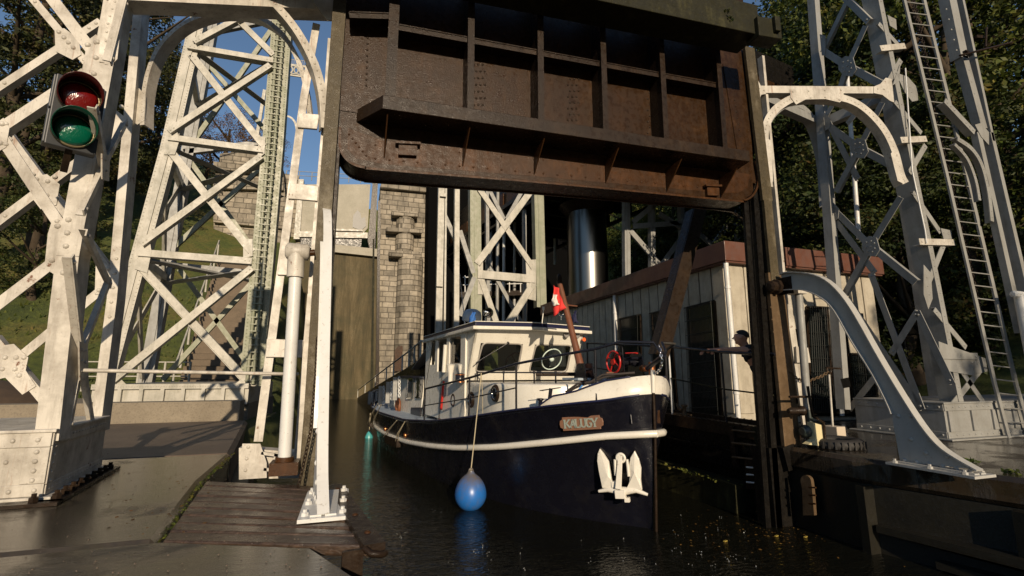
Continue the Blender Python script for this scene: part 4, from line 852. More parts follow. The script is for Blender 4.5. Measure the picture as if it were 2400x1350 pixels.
# far right column and its arch
t = thing('column', (10.8, 5, ZP), 'grey riveted column leaning in along the right edge of the picture', 'column')
RC = PY(4.9)
b = MB(); b.chan(RC.at(2228, -30), RC.at(2262, 135), .22, RC.n, .014, .16); b.chan(RC.at(2262, 130), RC.at(2308, 300), .17, RC.n, .014, .12); b.build('upper_plate', grey_shaded, t)
b = MB(); b.bar(RC.at(2250, -40, .02), RC.at(2330, 330, .02), .07, .14, RC.n); b.bar(RC.at(2325, 310, .02), RC.at(2420, 720, .02), .1, .16, RC.n); b.build('post', grey_shaded, t)
b = MB(); b.bar(RC.at(2295, 310, .0), RC.at(2400, 780, .0), .12, .1, RC.n); b.prism([RC.at(x, y, .01) for x, y in ((2285, 292), (2300, 288), (2318, 310), (2318, 340), (2300, 320))], RC.n, .02); b.build('inner_post', grey_shaded, t)
arch(RC, spline([(2330, 520), (2322, 450), (2305, 385), (2280, 345), (2245, 320)]), .09, .12, grey_shaded, t, 'arch_rib', -1)
arch(RC, spline([(2300, 470), (2290, 420), (2270, 370), (2240, 335)]), .07, .1, grey_shaded, t, 'arch_rib', -1)
brace(RC, 2215, 235, 2285, 310, .12, grey_shaded, t, 0, 3)
b = MB(); b.bar(RC.at(2262, 130, -.02), RC.at(2308, 300, -.02), .1, .01, RC.n); b.rivs(RC.at(2215, 10, .001), RC.at(2245, 130, .001), 5, RC.n, .018); b.rivs(RC.at(2268, 150, .001), RC.at(2300, 290, .001), 5, RC.n, .015); b.build('splice_plate', grey_shaded, t)
b = MB(); b.lathe(RC.at(2385, 690, .1), (1, 0, 0), [(.03, -.12), (.06, -.1), (.06, .1), (.03, .12)], 8, False); b.tube([RC.at(2388, 692, .1), RC.at(2420, 860, .1)], .07, 10); b.build('pivot_rod', pole, t)
b = MB(); b.obox(RC.at(2268, 125, .1), (1, .2, .1), (0, 1, 0), (0, 0, 1), .16, .03, .015); b.tube([RC.at(2250, 130, .1), RC.at(2370, 100, .3)], .02, 6); b.obox(RC.at(2290, 90, .0), (1, 0, .2), (0, 1, 0), (0, 0, 1), .12, .06, .03); b.tube([RC.at(2310, 110, .1), RC.at(2312, 65, .1)], .02, 6); tag(b.build('bracket', rustdk), 'dark rusty bracket sticking out from the right edge column', 'bracket')
# dark strut behind the gate
b = MB(); pl = PY(7.0); b.bar(pl.at(1645, 480), pl.at(1553, 832), .26, .02, pl.n); b.ang(pl.at(1628, 490, -.03), pl.at(1540, 830, -.03), .06, pl.n, .02, .2); tag(b.build('strut', rustdk), 'dark slanting steel strut in front of the shed wall', 'strut')

# ------------------------------------------------------------------ trees
def trunk(b, h, r, bend, rr, limbs=5, top=.75):
    pts = [V((0, 0, -.4))]; x = y = 0
    for i in range(6): x += rr.uniform(-bend, bend); y += rr.uniform(-bend, bend); pts.append(V((x, y, h*top*(i+1)/6)))
    b.tube(pts, [r*1.25]+[r*(1-.13*i) for i in range(6)], 8)
    tips = []
    for i in range(limbs):
        s_ = pts[2+i % 4]; a = rr.uniform(0, 6.28); l = h*rr.uniform(.18, .34); e_ = s_+V((math.cos(a)*l, math.sin(a)*l, l*rr.uniform(.3, .9)))
        b.tube([s_, s_.lerp(e_, .5)+V((0, 0, -.1)), e_], [r*.45, r*.3, r*.12], 5); tips.append(e_)
    return pts, tips
def crown(b, h, w_, clumps, per, sz, rr, z0=.28, pine=False):
    for c in range(clumps):
        th = rr.uniform(0, 6.28); zz = rr.uniform(z0, 1.0); k = math.sin(math.pi*min(1, (zz-z0)/(1-z0)*.78+.16))**.7; rad = w_*k*math.sqrt(rr.uniform(.25, 1))*rr.uniform(.75, 1.1)
        ctr = V((math.cos(th)*rad, math.sin(th)*rad, h*zz)); cs = w_*rr.uniform(.14, .26)
        sx, sy, szz = (cs*1.3, cs*1.3, cs*.32) if pine else (cs, cs, cs*.7)
        for i in range(per):
            v = V((rr.gauss(0, 1), rr.gauss(0, 1), rr.gauss(0, 1))); v.normalize(); v *= rr.uniform(.5, 1.05); p = ctr+V((v.x*sx, v.y*sy, v.z*szz))
            u = V((rr.uniform(-1, 1), rr.uniform(-1, 1), rr.uniform(-.6, .6))).normalized(); n_ = (V((rr.uniform(-1, 1), rr.uniform(-1, 1), rr.uniform(-.2, 1)))+v).normalized(); u = (u-n_*u.dot(n_)).normalized(); q = n_.cross(u); s_ = sz*rr.uniform(.55, 1.25)
            b.add([p-u*s_, p-q*s_*.55, p+u*s_, p+q*s_*.55], [(0, 1, 2, 3)])
def make_tree(name, seed, h, w_, clumps, per, sz, mt, lab, pine=False, z0=.28, r=.28, top=.75):
    rr = random.Random(seed); t = thing(name, (0, 0, 0), lab, 'tree'); b = MB(); trunk(b, h, r, .35, rr, 7, top); b.build('trunk', bark, t)
    b = MB(); crown(b, h, w_, clumps, per, sz, rr, z0, pine); b.build('crown', mt, t); return t
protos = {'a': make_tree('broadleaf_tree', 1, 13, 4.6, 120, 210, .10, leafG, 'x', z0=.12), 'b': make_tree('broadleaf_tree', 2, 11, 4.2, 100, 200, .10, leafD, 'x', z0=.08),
          'p': make_tree('pine_tree', 3, 17, 4.2, 80, 170, .11, leafP, 'x', True, .22, .3, .95), 'o': make_tree('autumn_tree', 4, 9, 3.6, 60, 90, .08, leafO, 'x', z0=.25)}
used = set()
def plant(kind, px, dist, zrot, sc, lab, grp=None, zoff=0, xy=None):
    if xy: x, y = xy
    else:
        r_ = ray(px, 800); d = V((r_.x, r_.y, 0)).normalized()*dist; x, y = d.x, d.y
    o = protos[kind] if kind not in used else copy_tree(protos[kind]); used.add(kind)
    o.location = (x, y, height(x, y)+zoff-.1); o.rotation_euler.z = zrot; o.scale = (sc, sc, sc); o['label'] = lab
    if grp: o['group'] = grp
    elif 'group' in o: del o['group']
G1 = 'trees on the right hillside'; DK = 'dense dark tree on the right hillside'
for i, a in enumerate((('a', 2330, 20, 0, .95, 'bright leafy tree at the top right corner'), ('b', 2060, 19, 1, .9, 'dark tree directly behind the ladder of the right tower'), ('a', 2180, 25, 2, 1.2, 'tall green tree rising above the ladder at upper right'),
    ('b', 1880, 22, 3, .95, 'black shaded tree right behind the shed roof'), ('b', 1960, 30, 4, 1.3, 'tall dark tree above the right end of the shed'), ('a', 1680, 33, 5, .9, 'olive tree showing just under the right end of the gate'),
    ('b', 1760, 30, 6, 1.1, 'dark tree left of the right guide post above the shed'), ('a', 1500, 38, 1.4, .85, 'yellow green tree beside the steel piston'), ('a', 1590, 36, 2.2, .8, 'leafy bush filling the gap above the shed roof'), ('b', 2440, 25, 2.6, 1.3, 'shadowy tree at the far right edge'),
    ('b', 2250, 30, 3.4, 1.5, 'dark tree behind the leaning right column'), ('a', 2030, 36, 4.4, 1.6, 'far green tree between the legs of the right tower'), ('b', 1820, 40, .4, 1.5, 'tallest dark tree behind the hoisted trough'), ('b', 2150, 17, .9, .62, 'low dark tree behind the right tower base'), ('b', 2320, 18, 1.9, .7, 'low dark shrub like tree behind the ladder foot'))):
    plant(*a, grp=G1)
G2 = 'pines on the left hill'
for a in (('p', 40, 34, 0, .95, 'dark pine at the upper left corner'), ('p', 170, 36, 1.3, 1.0, 'pine directly behind the traffic light'), ('p', 300, 48, 2.1, .78, 'pine between the near left tower and the far tower'),
    ('p', 235, 40, 3.3, .78, 'pine behind the right leg of the near left tower'), ('p', -90, 32, 4.2, 1.05, 'pine leaning in from the left edge'), ('p', 110, 46, 5, 1.3, 'taller pine behind the upper left pines'), ('b', 60, 29, 2, .55, 'low dark bushes under the pines at left'), ('b', 230, 44, 4, .7, 'bushy dark tree at the slope top'), ('b', -40, 42, 1, 1.0, 'broad dark tree behind the left pines')): plant(*a, grp=G2)
plant('o', 490, 50, 0, .95, 'brown autumn tree seen through the far tower'); plant('o', 560, 58, 2, .9, 'sparse autumn tree just left of the stone tower'); plant('o', 430, 52, 3, .7, 'small russet tree on the slope top')
# trees behind the photographer shade the low right side
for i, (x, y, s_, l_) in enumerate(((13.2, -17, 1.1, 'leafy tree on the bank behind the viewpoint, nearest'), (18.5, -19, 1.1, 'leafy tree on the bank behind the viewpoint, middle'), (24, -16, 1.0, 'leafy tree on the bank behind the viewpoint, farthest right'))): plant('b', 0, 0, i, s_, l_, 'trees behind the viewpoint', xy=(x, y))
# ------------------------------------------------------------------ the boat
PSI = R(7.5); BX, BY = 4.06, 6.06
US = V((-math.sin(PSI), math.cos(PSI), 0)); UV = V((math.cos(PSI), math.sin(PSI), 0)); BO = V((BX, BY, 0))
def W(s, v, z): return BO+US*s+UV*v+V((0, 0, z))
def BS(s): return PL(W(s, 0, 0), -US)
def BV(v): return PL(W(0, v, 0), -UV if v <= 0 else UV)
navy = M('navy_hull_paint', (.008, .008, .016), .16, spec=.6); bump(navy, noisy(navy, 5, 4), .12, .02)
def navyfix():
    b = base(navy); c = ramp(navy, noisy(navy, 2.5, 8, .75), [(.5, (.005, .005, .0085)), (.85, (.013, .012, .012))]); LK(navy, c, b.inputs['Base Color'])
    LK(navy, ramp(navy, noisy(navy, 6, 5), [(.3, g3(.12)), (.7, g3(.38))]), b.inputs['Roughness'])
navyfix()
boatw = paint('boat_white', (.70, .67, .59), (.35, .31, .24), amt=.22, rustamt=.77, rough=.28, scale=.7)
blk = M('black_enamel', (.010, .010, .014), .25); redp = M('red_enamel', (.42, .02, .015), .3); mastb = paint('mast_brown', (.16, .06, .03), (.08, .04, .02), amt=.4, rustamt=.9, rough=.4)
deckg = paint('deck_grey', (.30, .36, .42), (.2, .2, .18), amt=.3, rustamt=.9, rough=.5); navyt = M('navy_trim', (.012, .014, .045), .3)
copper = M('copper', (.5, .2, .08), .3, .9); chrome = M('chrome', (.75, .73, .7), .08, 1); woodb = paint('varnished_board', (.19, .095, .055), (.12, .06, .04), amt=.4, rustamt=.9, rough=.4); ropem = M('pale_rope', (.42, .36, .24), .9); roped = M('dark_rope', (.05, .04, .035), .9)
def glassm():
    m = bpy.data.materials.new('window_glass'); m.use_nodes = True; n = m.node_tree.nodes; n.remove(n['Principled BSDF'])
    gl = N(m, 'ShaderNodeBsdfGlossy'); gl.inputs['Roughness'].default_value = .02; tr = N(m, 'ShaderNodeBsdfTransparent'); tr.inputs[0].default_value = (.62, .66, .6, 1)
    fr = N(m, 'ShaderNodeFresnel'); fr.inputs[0].default_value = 1.5; ms = N(m, 'ShaderNodeMixShader'); LK(m, fr.outputs[0], ms.inputs[0]); LK(m, tr.outputs[0], ms.inputs[1]); LK(m, gl.outputs[0], ms.inputs[2]); LK(m, ms.outputs[0], n['Material Output'].inputs[0]); return m
glass = glassm()
boat = thing('boat', tuple(W(5, 0, 0)), 'navy hulled motor cruiser with white wheelhouse moving out under the gate', 'boat')
dS = [-.15, -.1, 0, .4, .8, 1.1, 1.8, 2.7, 4.1, 6, 9, 11, 12.5, 13.3, 13.6]; dB = [0, .2, .38, .82, 1.1, 1.26, 1.53, 1.79, 1.98, 2.1, 2.15, 2.0, 1.5, .9, 0]
tS = [-.15, .2, .85, 1.6, 2.6, 4.0, 5.8, 8.4, 10.9, 13.6]; tZ = [1.84, 1.75, 1.65, 1.54, 1.37, 1.19, 1.06, 1.03, 1.04, 1.2]
rS = [-.15, .25, .9, 1.96, 3.17, 4.4, 5.9, 8.3, 11, 13.6]; rZ = [1.30, 1.25, 1.12, .93, .77, .66, .55, .48, .5, .6]
wS = [-.02, .5, 1.2, 2, 3, 4.5, 7, 10, 12, 13, 13.3]; wB = [0, .35, .85, 1.25, 1.55, 1.8, 1.95, 1.9, 1.5, .6, 0]
I = lambda s, a, b: float(np.interp(s, a, b))
def smooth(fn, s, d=.25): return (fn(s-d)+2*fn(s)+fn(s+d))/4 if s > .6 else fn(s)
bd = lambda s: smooth(lambda q: I(q, dS, dB), s); zt = lambda s: smooth(lambda q: I(q, tS, tZ), s); zr = lambda s: smooth(lambda q: I(q, rS, rZ), s); bw = lambda s: smooth(lambda q: I(q, wS, wB), s)
def hullpt(s, z, side=-1):
    # half breadth blends waterline to deck; stem nearly plumb
    T = zt(s); k = max(0, min(1.15, z/T)); se = s
    wl = bw(max(s, -.02)); B = wl+(bd(s)-wl)*k**1.2 if z >= 0 else wl*(1+z*.25)
    return W(se+(0 if s > .5 else (1-k)*.10*(1-s/.5)), side*B, z)
SS = [-.15, -.13, -.1, -.05, 0, .12, .25, .4, .6, .85]+[1.1+.35*i for i in range(36)]+[13.5, 13.6]; SS = sorted(x for x in SS if x <= 13.6)
b = MB()
for side in (-1, 1):
    rows = []
    for s in SS:
        T, Rz = zt(s), zr(s); zz = [-.5, 0, Rz*.35, Rz*.7, Rz, Rz+(T-Rz)*.5, T]
        rows.append([hullpt(s, z, side) for z in zz])
    vs = [p for r_ in rows for p in r_]; k = 7
    b.add(vs, [(i*k+j, i*k+j+1, (i+1)*k+j+1, (i+1)*k+j) for i in range(len(rows)-1) for j in range(k-1)], True)
hull = b.build('hull', navy, boat)
b = MB()                                          # deck sheet
L_ = [W(s, -bd(s), zt(s)-.05) for s in SS if s > -.1]; R_ = [W(s, bd(s), zt(s)-.05) for s in SS if s > -.1]; k = len(L_)
b.add(L_+R_, [(i, i+1, k+i+1, k+i) for i in range(k-1)]); b.build('deck', deckg, boat)
def edge(fn_b, fn_z, r, s0, s1, n=60, side=-1, out=0.0): return [W(s0+(s1-s0)*i/n, side*(fn_b(s0+(s1-s0)*i/n)+out), fn_z(s0+(s1-s0)*i/n)) for i in range(n+1)]
hb = lambda s: abs((hullpt(s, zr(s))-BO).dot(UV))
for side in (-1, 1):
    b = MB(); b.tube([W(-.15-.02, 0, zr(-.15))]+[W(s, side*(hb(s)+.03), zr(s)) for s in SS if s > -.12 and s < 13.4], .052, 10); b.build('rubbing_strake', boatw, boat)
    b = MB(); b.tube([W(s, side*(bd(s)+.005), zt(s)) for s in SS if s > -.12], .018, 6); b.build('gunwale_bead', navyt, boat)
# white bulwark at the bow
bS = [-.22, -.1, 0, .16, .49, .76, .95]; bZ = [2.13, 2.09, 2.06, 2.02, 1.85, 1.79, 1.65]
for side in (-1, 1):
    ss = [-.15, -.13, -.1, -.05, 0, .08, .16, .25, .35, .45, .6, .75, .85, .9, .95]; b = MB()
    up_ = [W(s, side*(bd(s)*1.04+.012), I(s, bS, bZ)) for s in ss]; lo_ = [W(s, side*(bd(s)+.008), zt(s)+.004) for s in ss]; k = len(ss)
    ui = [W(s+.05, side*(bd(s)*1.04-.03), I(s, bS, bZ)) for s in ss]
    b.add(up_+lo_+ui, [(i, i+1, k+i+1, k+i) for i in range(k-1)]+[(i, i+1, 2*k+i+1, 2*k+i) for i in range(k-1)], True); b.build('bulwark', boatw, boat)
    b = MB(); b.tube([p+V((0, 0, .008)) for p in up_[3:]], .014, 6); b.build('bulwark_cap', navyt, boat)
b = MB(); b.tube([W(-.17, 0, 2.18), W(-.16, 0, 1.86)], .03, 8); b.build('stem_cap', boatw, boat)
b = MB(); b.tube([W(-.16, 0, 1.86), W(-.15, 0, 1.3), W(-.06, 0, -.3)], .022, 8); b.build('stem_bar', rustdk, boat)
# trunk cabin
def ring(s0, s1, hw, r, z0, z1, lean=0):
    pts = []
    for side in (-1, 1):
        arc = []
        for i in range(13):
            a = math.pi/2*i/12; arc.append((s0+r-r*math.cos(a)*1.0, side*(hw-r+r*math.sin(a)) if False else side*(hw*math.sin(a)**.8)))
        pts.append(arc)
    front = pts[0][::-1]+pts[1][1:]
    return [(s1, -hw)]+front+[(s1, hw)]
TZ = 1.93
b = MB(); rg = ring(1.28, 5.9, 1.3, 1.5, 0, 0); k = len(rg); fz = lambda s: zt(max(s, .5))-.06
rings = []
for zf, ins in ((0, 0), (.90, 0), (.97, .012), (1, .05)):
    rings.append([W(s+ins, v*(1-ins*.6), fz(s)+(TZ+.02*max(0, 1)-.0-fz(s))*zf) for s, v in rg])
vs = [p for r_ in rings for p in r_]; fs = [(j*k+i, j*k+(i+1) % k, (j+1)*k+(i+1) % k, (j+1)*k+i) for j in range(3) for i in range(k)]+[tuple(range(3*k, 4*k))]
b.add(vs, fs, True); trunk_c = b.build('trunk_cabin', boatw, boat)
for x, y in ((1065, 938), (1105, 937), (1162, 922)):
    pl = BV(-1.305); p = pl.at(x, y); n = -UV
    b = MB(); b.torus(p+n*.02, n, .125, .025, 24, 8); b.lathe(p, n, [(.16, 0), (.16, .012), (.13, .02)], 24); ph = b.build('porthole', rustdk, boat)
    b = MB(); b.lathe(p+n*.014, n, [(.105, 0), (.105, .01)], 24, False); b.build('pane', glassd, ph)
    b = MB(); b.torus(p+n*.03, n, .10, .012, 24, 6); b.build('rim', chrome, ph)
# wheelhouse: panels with real openings
def panel(name, O, U, T, cells_u, cells_t, holes, mt, th=.04):
    # O origin, U,T axis vectors (metres), grid lines, holes = set of (i,j)
    b = MB(); n = U.cross(T).normalized()
    for i in range(len(cells_u)-1):
        for j in range(len(cells_t)-1):
            if (i, j) in holes: continue
            a, c_, d, e = O+U*cells_u[i]+T*cells_t[j], O+U*cells_u[i+1]+T*cells_t[j], O+U*cells_u[i+1]+T*cells_t[j+1], O+U*cells_u[i]+T*cells_t[j+1]
            b.add([a, c_, d, e, a-n*th, c_-n*th, d-n*th, e-n*th], [(0, 1, 2, 3), (7, 6, 5, 4)])
            for (ni, nj, q) in ((i-1, j, (0, 3, 7, 4)), (i+1, j, (1, 2, 6, 5)), (i, j-1, (0, 1, 5, 4)), (i, j+1, (3, 2, 6, 7))):
                if (ni, nj) in holes or ni < 0 or nj < 0 or ni >= len(cells_u)-1 or nj >= len(cells_t)-1: b.add([[a, c_, d, e, a-n*th, c_-n*th, d-n*th, e-n*th][x] for x in q], [(0, 1, 2, 3)])
    return b.build(name, mt, boat)
def win(name, O, U, T, u0, u1, t0, t1, n, r=.07, fw=.035, slant=(0, 0), fm=None, bars=()):
    # rounded frame over a rectangular hole + glass
    U = U.normalized(); T = T.normalized(); cs = [(u0+slant[0], t1), (u1-slant[1], t1), (u1, t0), (u0, t0)]
    def rr_(cs, r):
        out = []; k = len(cs)
        for i in range(k):
            p = V((*cs[i], 0)); a = V((*cs[i-1], 0)); c_ = V((*cs[(i+1) % k], 0)); da = (a-p).normalized(); dc = (c_-p).normalized()
            for q in range(6): t_ = q/5; out.append(p+da*r*(1-t_)**2+dc*r*t_**2)
        return out
    inn = rr_(cs, r); cc = V(((u0+u1)/2, (t0+t1)/2, 0)); k = len(inn)
    o3 = lambda p, off: O+U*p.x+T*p.y+n*off
    outp = []
    for i in range(k):
        d = (inn[(i+1) % k]-inn[i-1]); nn = V((d.y, -d.x, 0)).normalized(); nn = nn if nn.dot(inn[i]-cc) > 0 else -nn; outp.append(inn[i]+nn*fw)
    b = MB(); vs = [o3(p, .016) for p in inn]+[o3(p, .016) for p in outp]+[o3(p, -.02) for p in outp]+[o3(p, -.03) for p in inn]
    b.add(vs, [(i, (i+1) % k, k+(i+1) % k, k+i) for i in range(k)]+[(k+i, k+(i+1) % k, 2*k+(i+1) % k, 2*k+i) for i in range(k)]+[(3*k+i, 3*k+(i+1) % k, (i+1) % k, i) for i in range(k)], True)
    f = b.build(name, fm or chrome, boat)
    b = MB(); b.add([o3(p, -.01) for p in inn], [tuple(range(k))]); b.build('pane', glass, f); return f
H0, H1 = 1.98, 3.0; SB, ST_ = 3.92, 3.42; HW = 1.3
O = W(SB, -HW, H0); Uf = UV.copy(); Tf = (W(ST_, -HW, H1)-O).normalized(); Lf = (W(ST_, -HW, H1)-O).length; nf = Uf.cross(Tf).normalized()
cu = [0, .16, 1.13, 1.42, 2.38, 2.6]; ct = [0, .20, .84, Lf]
pf = panel('front_wall', O, Uf, Tf, cu, ct, {(1, 1), (3, 1)}, boatw)
# skirt below the windows already part of the wall; windows
fml = M('window_rubber', (.30, .28, .25), .4)
win('front_window', O, Uf, Tf, .17, 1.12, .21, .83, nf, .09, .03, (.05, .02), fml); win('front_window', O, Uf, Tf, 1.43, 2.37, .21, .83, nf, .09, .03, (.03, .03), fml)
SE = 6.9
for side in (-1, 1):
    O2 = W(SB, side*HW, H0-.9); Us = US.copy(); Ts = V((0, 0, 1)); Ls = SE-SB; hh = H1-H0+.9
    if side < 0:
        pn = panel('side_wall', O2, Us, Ts, [.0, .28, 1.06, 1.25, 1.95, 2.15, 2.55, Ls], [0, 1.08, 1.25, 1.85, hh], {(1, 2), (3, 2), (3, 1), (5, 2)}, boatw)
        win('side_window', O2, Us, Ts, .29, 1.05, 1.26, 1.84, -UV, .08, .03, (0, 0), fml)
    else: panel('side_wall', O2, Us, Ts, [.0, .28, 1.06, 1.3, 2.1, Ls], [0, 1.2, 1.85, hh], {(1, 1), (3, 1)}, boatw, -.04)
    b = MB(); b.prism([W(SB, side*HW, H0), W(ST_, side*HW, H1), W(SB, side*HW, H1)], UV*side, .04); b.build('cheek', boatw, boat)
    b = MB(); b.prism([W(SE, side*HW, 1.0), W(SE, side*HW, H1), W(SE, side*.75, H1), W(SE, side*.75, 1.0)], US, .04); b.build('back_wall', boatw, boat)
b = MB(); b.box(0, 0, 0, 0, 0, 0); b = MB(); b.prism([W(SB, -HW+.05, 1.9), W(SB, HW-.05, 1.9), W(SE, HW-.05, 1.5), W(SE, -HW+.05, 1.5)], (0, 0, 1), .05); b.build('cabin_floor', mastb, boat)
b = MB(); b.prism([W(SB+.1, -HW+.06, 2.13), W(SB+.1, HW-.06, 2.13), W(SB+.55, HW-.06, 2.10), W(SB+.55, -HW+.06, 2.10)], (0, 0, 1), .1); b.build('dashboard', woodb, boat)
b = MB(); b.torus(W(SB+.75, .25, 2.3), US, .3, .02, 24, 6); 
for i in range(3): a = i*2.1; b.tube([W(SB+.75, .25, 2.3), W(SB+.75, .25+.3*math.cos(a), 2.3+.3*math.sin(a))], .012, 5)
b.build('steering_wheel', woodb, boat)
b = MB(); b.torus(O+Uf*1.92+Tf*.50-nf*.0, nf, .245, .014, 32, 6); b.lathe(O+Uf*1.92+Tf*.50, nf, [(.05, -.04), (.05, .03), (.02, .04)], 16); b.build('clear_view_screen', M('pale_ring', (.55, .66, .6), .35), boat)
b = MB(); p, q = O+Uf*.76+Tf*.87+nf*.03, O+Uf*.12+Tf*.42+nf*.04; b.tube([p, q], .011, 6); b.lathe(p, nf, [(.025, -.02), (.025, .02)], 8); b.tube([q-Tf*.08-Uf*.05, q+Tf*.06+Uf*.1], .008, 5); b.build('wiper', blk, boat)
# roof
b = MB()
def roofring(z, off): return [W(ST_-.16-off*.6, -HW-.12-off, z), W(ST_-.2-off*.6, 0, z+.03), W(ST_-.16-off*.6, HW+.12+off, z), W(SE+.15, HW+.12+off, z-.06), W(SE+.15, -HW-.12-off, z-.06)]
def slab_(name, z0, z1, off0, off1, mt):
    b = MB(); a, c_ = roofring(z0, off0), roofring(z1, off1); k = 5
    b.add(a+c_, [tuple(range(k)), tuple(range(k, 2*k))]+[(i, (i+1) % k, k+(i+1) % k, k+i) for i in range(k)]); return b.build(name, mt, boat, .012)
slab_('roof_rim', 2.985, 3.055, .0, .0, boatw); slab_('roof_band', 3.056, 3.135, -.05, -.06, navyt); slab_('roof_top', 3.136, 3.155, -.035, -.04, boatw)
for x, y in ((1325, 785), (1350, 787)):
    p = PL(W(ST_+.0, 0, 3), -US).at(x, y); b = MB(); b.torus(p-US*.05, -US, .055, .012, 16, 6); b.lathe(p-US*.03, -US, [(.06, -.02), (.055, .02), (.03, .0)], 16); b.build('horn_speaker', M('speaker_grey', (.2, .19, .18), .6), boat)
p = BS(ST_+.0).at(1366, 796); b = MB(); b.lathe(p, -US, [(.01, -.1), (.015, 0), (.045, .05), (.045, .055)], 12); b.build('air_horn', M('orange_plastic', (.8, .13, .03), .4), boat)
# searchlight, dome, aerials
RZ = 3.15
p = BS(3.75).at(1144, 733); b = MB(); b.lathe(p, -US+UV*-.1, [(.02, -.13), (.09, -.08), (.105, 0), (.11, .03)], 20); b.tube([p+V((-.06, 0, -.1)), V((p.x-.06, p.y, RZ-.02))], .012, 6); b.tube([p+V((.06, 0, -.1)), V((p.x+.06, p.y, RZ-.02))], .012, 6); sL = b.build('searchlight', chrome, boat)
b = MB(); b.lathe(p-US*.028, -US+UV*-.1, [(.098, 0), (.05, .012), (.01, .018)], 20); b.build('lens', chrome, sL)
p = BS(4.6).at(1106, 738); b = MB(); b.lathe(V((p.x, p.y, p.z-.14)), (0, 0, 1), [(.19, 0), (.22, .03), (.22, .12), (.2, .2), (.12, .26), (.02, .28)], 24); b.build('radar_dome', M('dome_grey', (.42, .47, .52), .4), boat)
b = MB(); p = BS(4.6).at(1077, 640); q = BS(4.6).at(1090, 762); b.tube([q, p], [.014, .006], 6); b.build('aerial', pole, boat)
b = MB(); p = BS(3.6).at(1274, 724); q = BS(3.6).at(1270, 762); b.tube([p, q], .012, 8); b.lathe(p, (0, 0, 1), [(.028, -.02), (.028, .05)], 8); b.build('aerial', boatw, boat)
b = MB(); p = BS(3.6).at(1315, 735); b.torus(p, US, .055, .012, 20, 6, 4.6, UV); b.tube([p+V((0, 0, -.055)), p+V((0, 0, -.15))], .012, 6); b.build('ring_antenna', chrome, boat)
for x in (1040, 1010): b = MB(); pl = BV(-.9); p = pl.at(x+8, 792); b.torus((p.x, p.y, 3.12), (0, 0, 1), .09, .012, 16, 6); b.build('lifebuoy_holder', blk, boat)
# mast with cross arm
b = MB(); mb0, mb1 = W(1.55, 0, 2.0), W(2.31, 0, 3.86); b.tube([mb0, mb0.lerp(mb1, .45), mb1], [.075, .06, .05], 14); mast = b.build('mast', mastb, boat)
b = MB(); pm = mb0.lerp(mb1, .75); pa_, pb_ = W(2.12, -.26, 3.42), W(2.12, .27, 3.40); b.tube([pa_, pb_], .014, 8); b.build('cross_arm', mastb, mast)
b = MB(); b.tube([mb1, mb1+V((0, 0, .06))], .055, 10); b.lathe(mb1+V((0, 0, .06)), (0, 0, 1), [(.03, 0), (.045, .02), (.045, .09), (.02, .12)], 10); b.build('top_light', rustdk, mast)
b = MB()
for s_ in (-1, 1): b.prism([W(1.35, s_*.09, 2.0), W(1.42, s_*.09, 2.3), W(1.6, s_*.09, 2.3), W(1.75, s_*.09, 2.0)], UV*s_, .02)
b.tube([W(1.53, -.11, 2.2), W(1.53, .11, 2.2)], .02, 8); b.build('tabernacle', blk, boat)
# rail along the trunk top + hatch rods
b = MB(); z_ = 2.14; b.tube([W(3.7, -1.15, z_), W(2.0, -.75, z_), W(1.8, -.3, z_)], .014, 6)
for s_, v_ in ((3.7, -1.15), (2.85, -.95), (2.0, -.75), (1.85, -.4)): b.tube([W(s_, v_, TZ-.02), W(s_, v_, z_+.02)], .014, 6); b.lathe(W(s_, v_, z_), (0, 0, 1), [(.024, -.02), (.024, .025)], 8)
b.build('grab_rail', blk, boat)
b = MB(); b.tube([W(2.2, -.6, 2.11), W(2.0, .35, 2.11)], .035, 8); b.build('furled_awning', rustdk, boat)
b = MB(); b.obox(W(1.7, .1, 2.03), US, UV, (0, 0, 1), .25, .3, .02); b.build('hatch', deckg, boat)
# cowl vents and side lamp
for x, y in ((1056, 868), (1082, 868)):
    p = BS(4.2).at(x, y); p = V((p.x, p.y, TZ-.02)); q = BS(4.2).at(x, 856); b = MB(); h_ = q.z-p.z
    b.lathe(p, (0, 0, 1), [(.05, 0), (.05, h_*.5), (.07, h_*.75), (.085, h_)], 14); b.torus(p+V((0, 0, h_)), (0, 0, 1), .08, .014, 16, 6); b.build('cowl_vent', boatw, boat)
p = BS(3.95).at(1078, 884); b = MB(); b.lathe(p+V((0, 0, -.09)), (0, 0, 1), [(.1, 0), (.1, .14), (.06, .17)], 14); nl = b.build('side_light', blk, boat)
b = MB(); b.lathe(p+V((0, 0, -.1)), (0, 0, 1), [(.106, 0), (.106, .02), (.10, .02)], 14); b.torus(p+V((0, 0, .05)), (0, 0, 1), .1, .01, 16, 5); b.build('lamp_band', copper, nl)
# open door posts + lifebelt + extinguisher colours beside the wheelhouse
dv = BV(-1.34)
b = MB(); b.bar(dv.at(1040, 812), dv.at(1028, 1000), .13, .05, dv.n); b.build('door_edge', mastb, boat)
b = MB(); b.tube([dv.at(1044, 808, .05), dv.at(1040, 872, .05)], .045, 10); b.build('door_handle_rail', boatw, boat)
b = MB(); b.tube([dv.at(1040, 893, .06), dv.at(1034, 960, .06)], .028, 10); b.build('fire_extinguisher', redp, boat)
b = MB(); b.bar(dv.at(1015, 800, .01), dv.at(985, 990, .01), .035, .02, dv.n); b.build('stanchion', chrome, boat)
